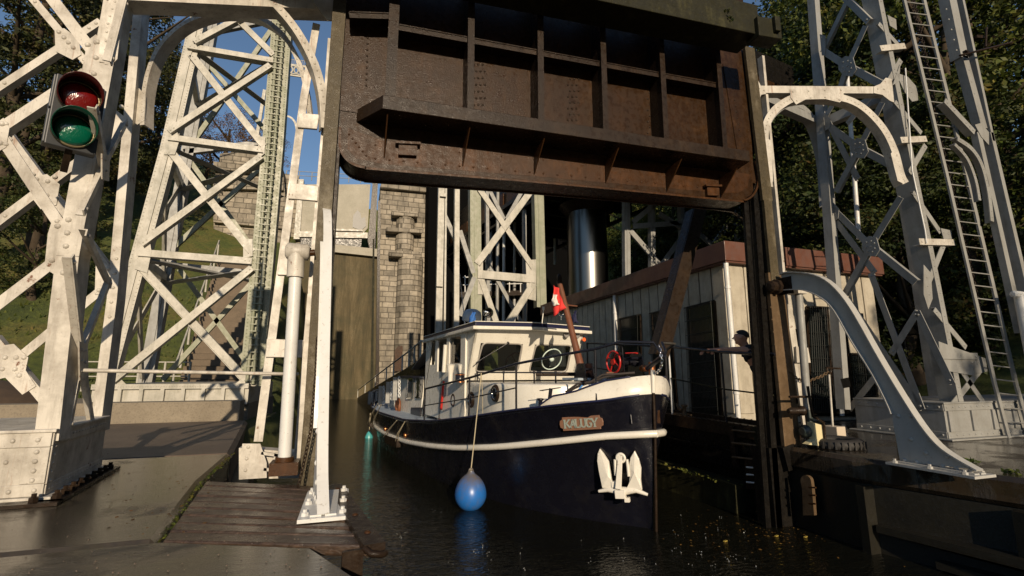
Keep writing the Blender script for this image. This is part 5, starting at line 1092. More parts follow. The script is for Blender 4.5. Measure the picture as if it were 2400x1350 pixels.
# aft cabin
b = MB(); za, zbq = .9, 1.98
b.hexa([W(7.2, -1.35, za), W(7.2, 1.35, za), W(10.3, 1.35, za), W(10.6, -1.35, za), W(7.2, -1.3, zbq), W(7.2, 1.3, zbq), W(10.0, 1.3, zbq), W(9.9, -1.3, zbq)]); b.build('aft_cabin', boatw, boat, .03)
b = MB(); b.hexa([W(7.1, -1.38, zbq+.001), W(7.1, 1.38, zbq+.001), W(10.1, 1.38, zbq+.001), W(10.05, -1.38, zbq+.001), W(7.1, -1.36, zbq+.05), W(7.1, 1.36, zbq+.05), W(10.1, 1.36, zbq+.05), W(10.05, -1.36, zbq+.05)]); b.build('aft_roof', navyt, boat)
av = BV(-1.345)
for q in (((956, 889), (968, 887), (966, 933), (952, 934)), ((977, 886), (992, 884), (988, 931), (974, 932))):
    b = MB(); q3 = [av.at(*c, .02) for c in q]; b.prism(q3, av.n, .02); f = b.build('aft_window', glassd, boat); b = MB()
    for i in range(4): b.bar(q3[i]+av.n*.01, q3[(i+1) % 4]+av.n*.01, .035, .02, av.n)
    b.build('frame', chrome, f)
b = MB(); b.obox(W(11.0, -1.15, 1.15), US, UV, (0, 0, 1), .4, .25, .28); b.obox(W(11.0, -1.15, 1.44), US, UV, (0, 0, 1), .45, .3, .02); b.build('stern_locker', boatw, boat)
b = MB(); b.torus(av.at(933, 952, .1), -UV, .2, .05, 20, 8); b.build('lifebuoy', M('lifebuoy_orange', (.16, .055, .02), .6), boat)
b = MB(); b.prism([av.at(963, 955, .03), av.at(985, 955, .03), av.at(984, 985, .03), av.at(962, 985, .03)], av.n, .1); b.build('side_step', blk, boat)
# canopy cloth behind the wheelhouse
b = MB(); b.add([W(7.0, -1.2, 2.95), W(7.0, .9, 3.0), W(9.6, .9, 2.1), W(9.3, -1.1, 2.25)], [(0, 1, 2, 3)]); cn = b.build('canopy', M('dirty_canvas', (.35, .32, .27), .8), boat); cn.modifiers.new('s', 'SOLIDIFY').thickness = .02
# guard rails
RP = [(4.5, 1.80), (2.57, 2.05), (1.43, 2.28), (.75, 2.39), (.27, 2.48), (-.1, 2.57)]
def rb(s): return bd(max(s, .12))
for side in (-1, 1):
    b = MB(); b.tube([W(s, side*rb(s), z) for s, z in RP]+[W(-.3, side*.08, 2.56), W(-.4, side*.05, 2.42)], .021, 8)
    b.build('guard_rail', blk, boat)
    b = MB(); b.tube([W(s, side*rb(s), (z+zt(s))/2-.02) for s, z in RP[:3]], .012, 6); b.build('mid_rail', blk, boat)
    for s, z in ((4.5, 1.8), (2.57, 2.05), (1.43, 2.28), (.27, 2.48)): b = MB(); b.tube([W(s, side*rb(s), zt(s)), W(s, side*rb(s), z)], .017, 6); b.build('stanchion', blk, boat)
    b = MB(); sa = [13.0, 12.2, 11.2, 10.4]; b.tube([W(13.35, side*.4, 1.5)]+[W(s, side*(bd(s)-.05), 1.5) for s in sa]+[W(10.35, side*(bd(10.4)-.05), 1.1)], .018, 6)
    for s in sa[:3]: b.tube([W(s, side*(bd(s)-.05), 1.05), W(s, side*(bd(s)-.05), 1.5)], .016, 6)
    b.build('stern_rail', blk, boat)
b = MB(); b.tube([W(-.4, -.05, 2.42), W(-.42, 0, 2.40), W(-.4, .05, 2.42)], .021, 8); b.tube([W(-.42, 0, 2.38), W(-.05, 0, 2.2)], .035, 8); b.build('bow_roller', blk, boat)
b = MB(); b.chain([W(-.36, -.03, 2.52), W(-.42, -.05, 2.3), W(-.38, -.04, 2.2), W(-.2, .02, 2.12)], .055, .008); b.chain([W(-.15, .0, 2.3), W(-.12, .02, 2.12)], .05, .007); b.build('anchor_chain', chrome, boat)
# windlass
cW = BS(.45).at(1440, 850); wv = (cW-BO).dot(UV); cW = W(.45, wv, 2.30)
b = MB()
for v_ in (.05, .42): b.lathe(W(.45, wv+v_, 2.30), UV, [(.17, -.008), (.17, .008)], 24, False); b.prism([W(.28, wv+v_, 2.3), W(.62, wv+v_, 2.3), W(.66, wv+v_, 1.75), W(.24, wv+v_, 1.75)], UV, .015)
b.tube([W(.36, wv, 2.36), W(.36, wv+.45, 2.36)], .022, 8); b.lathe(W(.45, wv+.05, 2.30), UV, [(.07, 0), (.05, .1), (.05, .25), (.07, .36)], 16); wl_ = b.build('windlass', blk, boat)
b = MB(); b.torus(cW-UV*.02, UV, .165, .015, 36, 8)
for i in range(4):
    a = i*math.pi/2+.5; e_ = cW-UV*.02+US*(.16*math.cos(a))+V((0, 0, .16*math.sin(a))); b.tube([cW-UV*.02, (cW+e_)/2-UV*.01+V((0, 0, .015)), e_], .01, 6)
b.lathe(cW-UV*.04, UV, [(.045, 0), (.045, .05)], 14); b.build('hand_wheel', redp, wl_)
b = MB(); b.tube([cW-UV*.03+V((0, 0, -.165)), cW-UV*.16+V((0, 0, -.165))], .016, 8); b.build('crank_handle', woodb, wl_)
b = MB(); b.torus(W(.3, wv+.2, 2.43), (0, 0, 1), .1, .012, 20, 6, 3.4, -UV); b.build('brake_wheel', redp, wl_)
b = MB(); b.lathe(W(.2, wv+.3, 2.2), UV, [(.04, 0), (.055, .03), (.04, .06), (.055, .09), (.03, .14)], 12); b.lathe(W(.1, wv+.42, 1.9), (0, 0, 1), [(.05, 0), (.05, .4)], 14); b.build('gear', copper, wl_)
b = MB()
for k, dv_ in enumerate((0, .03, -.02)): b.tube([W(1.05-.0*k, -.68+dv_, 1.84), W(.8, -.62+dv_, 1.93+.02*k), W(.62, -.5+dv_, 2.0), W(.45, -.4+dv_, 2.07+.02*k), W(.25, -.27+dv_, 2.12), W(.1, -.1, 2.14)], .017, 7)
b.build('mooring_rope', roped, boat)
b = MB(); b.tube([W(.7, -.62, 1.95), W(.74, -.75, 1.8)], .014, 6); b.build('rope_end', M('blue_rope', (.06, .22, .5), .8), boat)
# bitts on the side deck
for s_, v_ in ((1.3, -1.02), (.98, -.9)):
    b = MB(); z_ = zt(s_); b.lathe(W(s_, v_, z_-.02), (0, 0, 1), [(.05, 0), (.05, .02), (.032, .04), (.032, .13), (.055, .15), (.055, .17), (.02, .175)], 14); b.tube([W(s_-.0, v_-.0, z_+.05), W(s_-.15, v_+.05, z_+.05)], .014, 6); b.build('bitt', blk, boat)
b = MB(); b.prism([W(.86, -.95, 1.92), W(1.15, -1.12, 1.87), W(1.13, -1.08, 1.87), W(.86, -.9, 1.92)], (0, 0, 1), .012); b.tube([W(1.0, -1.0, 1.9), W(1.02, -1.02, 1.72)], .03, 8); b.build('fairlead', blk, boat)
# name board with raised letters
def hull_frame(x, y):                              # point and tangent frame on starboard topsides
    r_ = ray(x, y); lo_, hi = 5.5, 12.0
    f = lambda k: -(CAMP+r_*k-BO).dot(UV)-hb2((CAMP+r_*k-BO).dot(US), (CAMP+r_*k).z)
    k = 4.0
    while k < 16 and f(k/r_.y) > 0: k += .01
    return CAMP+r_*(k/r_.y)
def hb2(s, z): return -(hullpt(s, z)-BO).dot(UV) if -.15 <= s <= 13.6 else 0
def nameboard(xc, yc, xl, yl, xr, yr):
    pl_, pr_ = hull_frame(xl, yl), hull_frame(xr, yr); c = (pl_+pr_)/2; ux = (pr_-pl_); L = ux.length; ux.normalize(); n = ux.cross(V((0, 0, 1))).normalized(); n = n if n.dot(CAMP-c) > 0 else -n
    uz = n.cross(ux); uz = uz if uz.z > 0 else -uz; c = c+n*.035; h = L*.145; e = L*.07
    out = [(-L/2+e, -h), (L/2-e, -h), (L/2-e, -h*.7), (L/2-.2*e, -h*.5), (L/2, 0), (L/2-.2*e, h*.5), (L/2-e, h*.7), (L/2-e, h), (-L/2+e, h), (-L/2+e, h*.7), (-L/2+.2*e, h*.5), (-L/2, 0), (-L/2+.2*e, -h*.5), (-L/2+e, -h*.7)]
    nb_ = MB(); nb_.prism([c+ux*a+uz*d+n*.015 for a, d in out], n, .03); bd_ = nb_.build('name_board', woodb, boat, .006)
    tag(bd_, 'wooden board reading KALUGY')
    G_ = {'K': [((0, 0), (0, 1), 1), ((.08, .42), (.62, 1), .8), ((.22, .52), (.68, 0), 1)], 'A': [((.0, 0), (.36, 1), .7), ((.36, 1), (.74, 0), 1), ((.17, .36), (.56, .36), .6)], 'L': [((0.05, 0), (.05, 1), 1), ((.0, .03), (.6, .03), .7), ((.58, .0), (.6, .28), .6)],
          'U': [((0.05, 1), (.05, .25), 1), ((.05, .25), (.2, .03), .9), ((.2, .03), (.45, .03), .7), ((.45, .03), (.6, .25), .7), ((.6, .25), (.6, 1), .7)], 'G': [((.62, .85), (.45, .98), .7), ((.45, .98), (.2, .98), .7), ((.2, .98), (.03, .72), 1), ((.03, .72), (.03, .28), 1), ((.03, .28), (.2, .02), 1), ((.2, .02), (.5, .02), .7), ((.5, .02), (.62, .15), .8), ((.62, .15), (.62, .45), 1), ((.62, .45), (.38, .45), .6)],
          'Y': [((.36, .45), (.36, 0), 1), ((.0, 1), (.36, .45), 1), ((.72, 1), (.36, .45), .7)]}
    serif = {'K': [(0, 0), (0, 1), (.62, 1), (.68, 0)], 'A': [(0, 0), (.74, 0)], 'L': [(.05, 0), (.05, 1)], 'U': [(.05, 1), (.6, 1)], 'G': [(.62, .45)], 'Y': [(0, 1), (.72, 1), (.36, 0)]}
    b = MB(); tot = L*.74; x = -tot/2; lw = h*1.25; adv = tot/6
    for ch in 'KALUGY':
        for a, d, wt in G_[ch]: b.bar(c+ux*(x+a[0]*lw*.95)+uz*(-h*.6+a[1]*h*1.2)+n*.026, c+ux*(x+d[0]*lw*.95)+uz*(-h*.6+d[1]*h*1.2)+n*.026, h*.26*wt, .012, n)
        for a in serif[ch]: b.bar(c+ux*(x+a[0]*lw*.95-h*.2)+uz*(-h*.6+a[1]*h*1.2)+n*.0275, c+ux*(x+a[0]*lw*.95+h*.2)+uz*(-h*.6+a[1]*h*1.2)+n*.0275, h*.11, .012, n)
        x += adv
    b.build('lettering', M('aged_letters', (.24, .27, .23), .6), bd_)
nameboard(1365, 992, 1314, 994, 1416, 988)
b = MB(); p = hull_frame(1545, 990); q = W(-.02, .3, 1.5); b.obox(W(.02, .24, 1.52), US*.8+UV*.75, (0, 0, 1), UV*.8-US*.75, .17, .09, .02); b.build('name_board', rustor, boat)
# anchor: two broad flukes, shank, crown with stock ends
pa = hull_frame(1458, 1110); ta = (hull_frame(1500, 1110)-hull_frame(1420, 1110)).normalized(); na = ta.cross(V((0, 0, 1))).normalized(); na = na if na.dot(CAMP-pa) > 0 else -na; za_ = na.cross(ta); za_ = za_ if za_.z > 0 else -za_
m_px = (hull_frame(1500, 1110)-hull_frame(1420, 1110)).length/80
def AP(x, y, off=.1): return pa+ta*((x-1458)*m_px)+za_*((1110-y)*m_px)+na*off
anc = None
b = MB()
for pts, tilt in ((((1412, 1138), (1408, 1100), (1407, 1078), (1410, 1062), (1416, 1051), (1424, 1062), (1434, 1080), (1435, 1100), (1436, 1120), (1442, 1132), (1452, 1142)), -1), (((1468, 1140), (1476, 1128), (1480, 1110), (1480, 1090), (1486, 1072), (1497, 1057), (1504, 1075), (1507, 1095), (1503, 1120), (1503, 1142)), 1)):
    cx = sum(p[0] for p in pts)/len(pts); k = len(pts)
    f_ = [AP(x, y, .12) for x, y in pts]; r_ = [AP(x, y, .07) for x, y in pts]; c1 = AP(cx, 1105, .155)
    b.add(f_+r_+[c1], [(i, (i+1) % k, 2*k) for i in range(k)]+[(i, (i+1) % k, k+(i+1) % k, k+i) for i in range(k)]+[tuple(range(k, 2*k))], False)
b.tube([AP(1402, 1146), AP(1425, 1142), AP(1458, 1145), AP(1490, 1143), AP(1514, 1152)], [.02, .035, .06, .035, .02], 10)
b.obox(AP(1454, 1150, .13), ta, za_, na, .07, .055, .05); b.obox(AP(1468, 1162, .13), ta, za_, na, .035, .03, .04); b.obox(AP(1445, 1130, .1), ta, za_, na, .06, .04, .04)
b.bar(AP(1452, 1138, .19), AP(1464, 1066, .15), .085, .03, na, .06); anc = b.build('anchor', boatw, boat, .006)
b = MB(); b.torus(AP(1464, 1072, .13), na, .055, .02, 24, 8); b.tube([AP(1450, 1075, .13), AP(1447, 1110, .12)], .02, 8); b.tube([AP(1478, 1075, .13), AP(1477, 1112, .12)], .02, 8); b.build('shackle', boatw, anc)
# little hull fittings
for x, y in ((1478, 972), (1340, 978)): b = MB(); p = hull_frame(x, y); b.tube([p, p+V((0, -.02, -.12))], .012, 6); b.build('cleat_bar', blk, boat)
for x, y in ((903, 1005), (950, 1020)): b = MB(); p = hull_frame(x, y); b.lathe(p, -UV-US*.2, [(.06, 0), (.05, .03)], 12); b.build('scupper', copper, boat)

# flags, fenders (hung on the boat, things of their own)
def cloth(name, pts, rows, mt, lab, cat, parent=None, grp=None):
    # pts: left edge list and right edge list in 3D
    b = MB(); k = 7; vs = []
    for i in range(rows+1):
        u_ = i/rows; a = pts[0].lerp(pts[1], u_); c_ = pts[3].lerp(pts[2], u_)
        for j in range(k): w_ = j/(k-1); vs.append(a.lerp(c_, w_)+V((0, .05*math.sin(w_*7+u_*3), 0))+V((.012*math.sin(u_*9+w_*4), 0, 0)))
    b.add(vs, [(i*k+j, i*k+j+1, (i+1)*k+j+1, (i+1)*k+j) for i in range(rows) for j in range(k-1)], True)
    o = b.build(name, mt, parent); md = o.modifiers.new('s', 'SOLIDIFY'); md.thickness = .004
    return tag(o, lab, cat, grp) if lab else o
redc = M('red_cloth', (.62, .035, .03), .8); whc = M('white_cloth', (.7, .66, .6), .8); blc = M('blue_cloth', (.03, .13, .42), .8); nvc = M('navy_cloth', (.01, .012, .05), .8)
FP = BS(2.05); f = lambda x, y, o=0: FP.at(x, y, o)
fl = cloth('flag', [f(1298, 668), f(1297, 742), f(1326, 722), f(1312, 680)], 8, redc, 'small red flag with white patch hanging limp from the boat mast', 'flag')
cloth('white_stripe', [f(1297, 688, .075), f(1296, 718, .075), f(1310, 714, .075), f(1306, 694, .075)], 4, whc, None, None, fl)
FP = BS(3.7)
cloth('flag', [f(1108, 728), f(1098, 758), f(1114, 762), f(1116, 735)], 6, blc, 'crumpled blue flag beside the radar dome on the wheelhouse roof', 'flag')
FP = BS(2.2)
fl2 = cloth('flag', [f(1347, 728), f(1340, 757), f(1355, 757), f(1350, 728)], 5, nvc, 'tiny navy pennant hanging from the right end of the mast arm', 'flag')
def fender_round():
    c = PZ(.0).at(1102, 1192); c = W((c-BO).dot(US), -hb2(((c-BO).dot(US)), .5)-.27, 0); p = PL(c, -US).at(1103, 1155); r_ = .255
    t = thing('buoy_fender', tuple(c), 'big round blue fender with scuffed grey top hanging at the waterline', 'fender')
    m = M('blue_vinyl', (.04, .20, .55), .35); bb = base(m); g = N(m, 'ShaderNodeNewGeometry'); sp = N(m, 'ShaderNodeSeparateXYZ'); LK(m, g.outputs['Position'], sp.inputs[0])
    mr = N(m, 'ShaderNodeMapRange'); mr.inputs[1].default_value = .28; mr.inputs[2].default_value = .52; LK(m, sp.outputs[2], mr.inputs[0])
    nz = N(m, 'ShaderNodeMath', operation='MULTIPLY_ADD'); nz.inputs[1].default_value = 1.6; nz.inputs[2].default_value = -.8; LK(m, noisy(m, 7, 5, .7), nz.inputs[0]); ad = N(m, 'ShaderNodeMath', operation='ADD', use_clamp=True); LK(m, mr.outputs[0], ad.inputs[0]); LK(m, nz.outputs[0], ad.inputs[1])
    LK(m, mix(m, ad.outputs[0], (.015, .12, .40), (.11, .095, .08)), bb.inputs['Base Color'])
    cx, cy, cz = p.x, p.y, p.z; b = MB(); prof = []
    for i in range(17): a = -math.pi/2+math.pi*i/16; prof.append((max(.004, r_*math.cos(a)), r_*math.sin(a)*1.0))
    prof = [(q[0], q[1]+(max(0, q[1])**2)*1.0) for q in prof[:-2]]+[(.07, r_*1.22), (.05, r_*1.34), (.045, r_*1.42)]
    b.lathe((cx, cy, cz-.02), (0, 0, 1), prof, 28); b.build('float', m, t)
    top = V((cx, cy, cz-.02+r_*1.42)); b = MB(); b.torus(top, (0, 1, 0), .03, .014, 14, 6); b.build('eye', m, t)
    q = BV(-1.9).at(1130, 872); s2 = (q-BO).dot(US); e_ = W(2.2, -rb(2.2)-.03, 2.17); e_ = PL(W(0, -rb(2.3), 0), -UV).at(1128, 874)
    b = MB(); b.tube([top, top.lerp(e_, .25)+V((0, 0, -.01)), e_], .009, 6); b.tube([e_, e_+V((.04, .05, -.35)), e_+V((.06, .1, -.7))], .006, 5); b.build('rope', ropem, t)
fender_round()
teal = M('teal_vinyl', (.06, .30, .30), .35)
c = PL(W(11.3, 0, 0), -US).at(864, 1040); t = thing('tube_fender', tuple(c), 'slim teal fender hanging over the water near the stern', 'fender')
b = MB(); b.lathe(c+V((0, 0, -.28)), (0, 0, 1), [(.03, 0), (.1, .04), (.13, .12), (.13, .5), (.08, .62), (.03, .68)], 16); b.build('float', teal, t)
b = MB(); b.tube([c+V((0, 0, .4)), PL(W(11.3, 0, 0), -US).at(868, 968)], .012, 5); b.build('rope', ropem, t)
for (xa, ya, xb2, yb2, xt, yt, xt2, yt2, lab) in ((912, 1040, 941, 1050, 933, 985, 952, 988, 'short wooden plank fender slung from two ropes on the side'), (873, 1008, 882, 1018, 888, 945, 896, 948, 'bundle of ropes and a small block fender near the stern')):
    pa_, pb_ = hull_frame(xa, ya-12), hull_frame(xb2, yb2-12); t = thing('plank_fender', tuple(pa_), lab, 'fender'); o_ = -UV*.12
    b = MB(); b.bar(pa_+o_, pb_+o_, .2, .1, -UV); b.build('plank', rustdk, t)
    b = MB()
    for p_, (x_, y_) in ((pa_, (xt, yt)), (pb_, (xt2, yt2))):
        q_ = hull_frame(x_, y_+3)-UV*.03
        for dx in (-.03, .03): b.tube([p_+o_+V((dx, 0, .05)), (p_+q_)/2+o_+V((dx*.5, 0, 0)), q_+V((0, 0, .03))], .009, 5)
    b.build('rope', ropem, t)
# ------------------------------------------------------------------ traffic light
TS = .92; C0 = PY(4.85).at(178, 268); nL = V((.50, -.86, -.05)).normalized(); uL = V((0, 0, 1)); sL_ = uL.cross(nL).normalized()   # sL_: towards the right of the lamp
uL = nL.cross(sL_).normalized(); uL = uL if uL.z > 0 else -uL
housing = M('dark_housing', (.03, .032, .035), .45)
t = thing('traffic_light', tuple(C0), 'black two lens traffic light, red over green, fixed to the near left tower', 'traffic light')
b = MB()
for dz in (.158, -.158): b.obox(C0+uL*dz-nL*.09, sL_, nL, uL, .175, .075, .152)
b.obox(C0-nL*.02, sL_, nL, uL, .16, .008, .32); b.build('housing', housing, t, .015)
for dz, nm, col, hc in ((.155, 'red_lens', (.15, .006, .006), (.05, .007, .006)), (-.155, 'green_lens', (.0, .10, .055), (.006, .05, .03))):
    c = C0+uL*dz; lm = M(nm, col, .18, spec=.8, coat=1); bump(lm, noisy(lm, 40, 1, .4, coord(lm, (5, 5, 1), (.3, .6, .5))), .35, .01)
    b = MB(); b.lathe(c, nL, [(.132, 0), (.128, .02), (.105, .035), (.06, .048), (.01, .052)], 28); b.build('lens', lm, t)
    b = MB(); b.torus(c+nL*.0, nL, .138, .012, 32, 6); b.build('lens_ring', M('brass_ring', (.22, .18, .1), .35, .6), t)
    vm = M(nm+'_visor', hc, .25); b = MB(); vs = []; k = 28                     # hood: open below
    for i in range(k+1):
        a = R(-52)+R(284)*i/k; top = (math.sin(a)+1)/2; L_ = .03+.20*max(0, top)**.8; rd = sL_*math.cos(a)*.148+uL*math.sin(a)*.148
        vs += [c+rd, c+rd*1.02+nL*L_]
    b.add(vs, [(2*i, 2*i+2, 2*i+3, 2*i+1) for i in range(k)], True); o = b.build('visor', vm, t); m_ = o.modifiers.new('s', 'SOLIDIFY'); m_.thickness = .006
b = MB(); b.bar(C0-uL*.31-nL*.05, C0-uL*.48-nL*.22, .05, .012, nL); b.tube([C0-nL*.15, PY(5.19).at(195, 262)], .03, 8); b.build('bracket', rustdk, t)

# ------------------------------------------------------------------ left odds and ends
b = MB(); b.tube([SD.at(196, 868, .03), LC.at(700, 877, .08)], .018, 8); tag(b.build('tie_bar', white), 'thin rusty horizontal bar crossing from the left tower to the guide column', 'bar')
b = MB(); pl = PY(5.2); b.chain([pl.at(744, 790), pl.at(740, 880), pl.at(728, 1010), pl.at(712, 1085), PY(5.0).at(690, 1178)], .05, .006); tag(b.build('chain', rustdk), 'slack thin chain hanging down beside the left guide post', 'chain')
# chrome-free lamp bridge seen against the sky: open lattice footbridge
t = thing('lattice_bridge', (-3, 38, 20), 'distant white footbridge with round openings against the blue sky', 'footbridge'); pl = PY(38)
b = MB(); a, c_ = pl.at(655, 148), pl.at(745, 158); a2, c2 = pl.at(655, 172), pl.at(745, 184); b.bar(a, c_, .12, .1, pl.n); b.bar(a2, c2, .12, .1, pl.n)
for i in range(7): u_ = (i+.5)/7; m_ = (a.lerp(c_, u_)+a2.lerp(c2, u_))/2; b.torus(m_, (0, 1, 0), .36, .07, 14, 5)
for i in range(20): u_ = i/19; b.tube([a.lerp(c_, u_), a.lerp(c_, u_)+V((0, 0, .45))], .02, 4)
b.tube([a+V((0, 0, .45)), c_+V((0, 0, .45))], .025, 4); b.build('girder', whitef, t)
for pts in (((600, 330), (620, 210)), ((655, 200), (648, 330)), ((612, 300), (640, 240)), ((606, 350), (636, 290))): b = MB(); b.bar(pl.at(*pts[0]), pl.at(*pts[1]), .22, .2, pl.n); b.build('brace', whitef, t)
ap = spline([(655, 268), (680, 272), (695, 290), (700, 330)], 4); arch(PY(36), ap, .14, .2, whitef, t, 'arch_rib')

# ------------------------------------------------------------------ walkway at the right behind the gate
t = thing('walkway', (6.2, 8, 1), 'dark steel walkway with riveted kerbs along the right side of the boat', 'walkway')
WX = PX(5.95); wa, wb = WX.at(1790, 1006), V((5.55, 14.5, 1.44)); wa = V((5.95, 5.95, 1.32))
dW = (wb-wa).normalized(); sW = V((dW.y, -dW.x, 0))
def wk(u, s_, z): p = wa+(wb-wa)*u+sW*s_; return V((p.x, p.y, p.z+z))
def wbox(b, s0, s1, z0, z1, u0=0, u1=1): b.hexa([wk(u0, s0, z0), wk(u0, s1, z0), wk(u1, s1, z0), wk(u1, s0, z0), wk(u0, s0, z1), wk(u0, s1, z1), wk(u1, s1, z1), wk(u1, s0, z1)])
b = MB(); wbox(b, 0, .16, -.03, 0); wbox(b, .001, .03, -.2, -.031); wbox(b, .24, .3, -.14, .06); wbox(b, .301, .9, -.22, -.17); wbox(b, .16, .24, -.16, -.14)
for i in range(60): b.rivet(wk((i+.5)/60, .03, .0), (0, 0, 1), .016); b.rivet(wk((i+.5)/60, .13, 0), (0, 0, 1), .016); b.rivet(wk((i+.5)/60, .27, .06), (0, 0, 1), .018)
b.build('deck', rustdk, t)
b = MB(); wbox(b, .12, .4, -.75, -.21); wbox(b, .02, .06, -.46, -.44); b.build('beam', blackst, t)
t2 = thing('railing', tuple(wk(0, .2, 0)), 'black pipe railing on the walkway that a man leans on', 'railing')
rt = [WX.at(1766, 829), WX.at(1690, 825), WX.at(1567, 812), PX(5.8).at(1376, 804)]
b = MB(); b.tube([rt[0]+V((0, -.4, -.02))]+rt, .024, 8); b.build('top_rail', blk, t2)
b = MB(); b.tube([p+V((0, -.3, -.62)) if i == 0 else p+V((0, 0, -.62)) for i, p in enumerate(rt)], .014, 6); b.build('mid_rail', moss, t2)
for i, p in enumerate((rt[0], rt[1], rt[2], rt[2].lerp(rt[3], .5), rt[3])): b = MB(); b.tube([V((p.x, p.y, 1.2)), p], .02, 6); b.build('post', pole if i == 2 else blk, t2)
p = WX.at(1592, 946); t = thing('mooring_cleat', tuple(p), 'worn metal horn cleat standing on the walkway edge', 'cleat')
b = MB(); p = V((p.x+.08, p.y, wk(.22, 0, 0).z)); b.obox(p+V((0, 0, .012)), dW, sW, (0, 0, 1), .18, .1, .012); b.lathe(p+V((0, -.04, .02)), (0, 0, 1), [(.05, 0), (.035, .05), (.035, .12), (.06, .14), (.06, .17), (.02, .18)], 12); b.tube([p+V((0, .02, .08)), p+V((0, .12, .12)), p+V((-.0, .2, .2))], [.04, .035, .015], 8); b.build('horns', brownst, t)
# wall, ledge and ladders under the walkway
b = MB(); b.prism([V((x, y, .98)) for x, y in ((6.12, 5.95), (6.5, 6.2), (7.4, 7.9), (7.5, 30), (4.5, 30), (5.9, 14))], (0, 0, 1), 2.5); tag(b.build('canal_wall', blackst), 'unlit wall under the walkway beside the bow', 'wall')  # black colour stands in for the shade under the walkway
b = MB()
ps = [PX(5.75).at(x, y) for x, y in ((1545, 1062), (1700, 1105))]; z_ = .42
b.prism([V((5.75, 6.3, z_)), V((6.2, 6.3, z_)), V((5.9, 14, z_)), V((5.3, 14, z_))], (0, 0, 1), .5); tag(b.build('ledge', moss), 'low mossy ledge at the waterline under the walkway', 'ledge')
b = MB()
for i in range(160): u_ = rnd.random(); leaves(b, V((5.75-.45*u_, 6.3+7.7*u_, z_+.01)), 2, .06, .03, rnd, .3)
tag(b.build('ledge_weeds', leafG), kind='stuff')
t = thing('ladder', (5.9, 6.2, 0), 'short rusty ladder below the walkway beside the guide post', 'ladder'); LP2 = PX(5.88)
for (xa, xb_) in ((1712, 1722), (1768, 1786)): b = MB(); b.bar(LP2.at(xa, 1000), LP2.at(xb_, 1092), .1, .05, LP2.n); b.build('side_rail', rustdk if xa < 1750 else moss, t)
for y in (1012, 1042, 1075): b = MB(); b.tube([LP2.at(1716, y-4), LP2.at(1772, y+2)], .018, 6); b.build('rung', brownst, t)
t = thing('rung_plate', (5.9, 5.9, .3), 'rusty plate with wet iron rungs low beside the black guide', 'ladder')
b = MB(); b.prism([LP2.at(x, y) for x, y in ((1745, 1078), (1778, 1074), (1784, 1150), (1748, 1145))], LP2.n, .05); b.build('plate', rustdk, t)
for y in (1095, 1112, 1130): b = MB(); b.tube([LP2.at(1750, y, .04), LP2.at(1784, y+3, .04)], .014, 6); b.build('rung', pole, t)
t = thing('tyre_guard', (6.1, 5.2, .2), 'curved mossy guard plate standing in the water at the quay face', 'guard'); QX = PX(6.0)
b = MB(); pts = spline([(1882, 1208), (1880, 1150), (1876, 1125), (1884, 1114), (1896, 1118), (1902, 1135), (1908, 1208)], 3); 
q_ = [QX.at(x, y, .03) for x, y in pts]; b.prism(q_, QX.n, .05); b.build('plate', brownst, t)
for y in (1142, 1160, 1180): b = MB(); b.tube([QX.at(1896, y, .05), QX.at(1912, y+1, .05)], .012, 6); b.build('rung', rustor, t)

# ------------------------------------------------------------------ right quay machinery
Q5 = PY(5.35)
t = thing('push_rod', (6.2, 5.3, ZP), 'grey blue vertical rod in front of the barred door at right', 'rod')
b = MB(); b.tube([Q5.at(1872, 690), Q5.at(1893, 960)], .055, 14); b.build('tube', grey_shaded, t)
b = MB(); b.obox(Q5.at(1868, 676), (1, 0, 0), (0, 1, 0), (0, 0, 1), .09, .09, .09); b.build('clevis', white, t)
b = MB(); b.tube([Q5.at(1893, 955), Q5.at(1902, 1030)], .05, 10); b.lathe(Q5.at(1898, 1010), (1, 0, 0), [(.05, -.15), (.09, -.12), (.09, .12), (.04, .2)], 10); b.build('lower_pivot', M('green_black', (.03, .04, .035), .4), t)
t = thing('machine_bracket', (6.5, 5.2, ZP), 'cream angled bracket plate at the foot of the right rod', 'bracket')
b = MB(); b.prism([Q5.at(x, y, .12) for x, y in ((1905, 990), (1925, 996), (1928, 1022), (1935, 1024), (1930, 1032), (1918, 1045), (1895, 1042), (1912, 1030))], Q5.n, .1); b.build('plate', M('cream_paint', (.6, .52, .3), .5), t)
b = MB(); b.lathe(Q5.at(1860, 963, .05), (1, 0, 0), [(.03, -.1), (.05, -.05), (.045, .12), (.07, .14), (.07, .17)], 10); b.tube([Q5.at(1850, 930, .1), Q5.at(1900, 930, .1)], .018, 6); b.tube([Q5.at(1893, 905, .14), Q5.at(1899, 945, .14), Q5.at(1905, 975, .14), Q5.at(1930, 990, .14), Q5.at(1937, 1060, .14)], .02, 6); tag(b.build('locking_lever', rustdk), 'bent rusty locking lever beside the right guide post', 'lever')
t = thing('stanchion', (7, 5.6, ZP), 'thin cream post with a hooked rusty ring holding a chain', 'post'); Q6 = PY(5.6)
b = MB(); b.tube([Q6.at(1943, 878), Q6.at(1952, 1005)], .016, 8); b.build('rod', white, t)
b = MB(); b.torus(Q6.at(1943, 868), (0, 1, 0), .045, .014, 16, 6); b.tube([Q6.at(1936, 862), Q6.at(1970, 864)], .015, 6); b.build('ring', rustdk, t)
b = MB(); b.chain([PY(5.5).at(1848, 868), PY(5.5).at(1868, 888), Q6.at(1895, 893), Q6.at(1925, 882), Q6.at(1941, 872)], .06, .007); tag(b.build('chain', brownst), 'sagging chain running to the hooked cream post', 'chain')
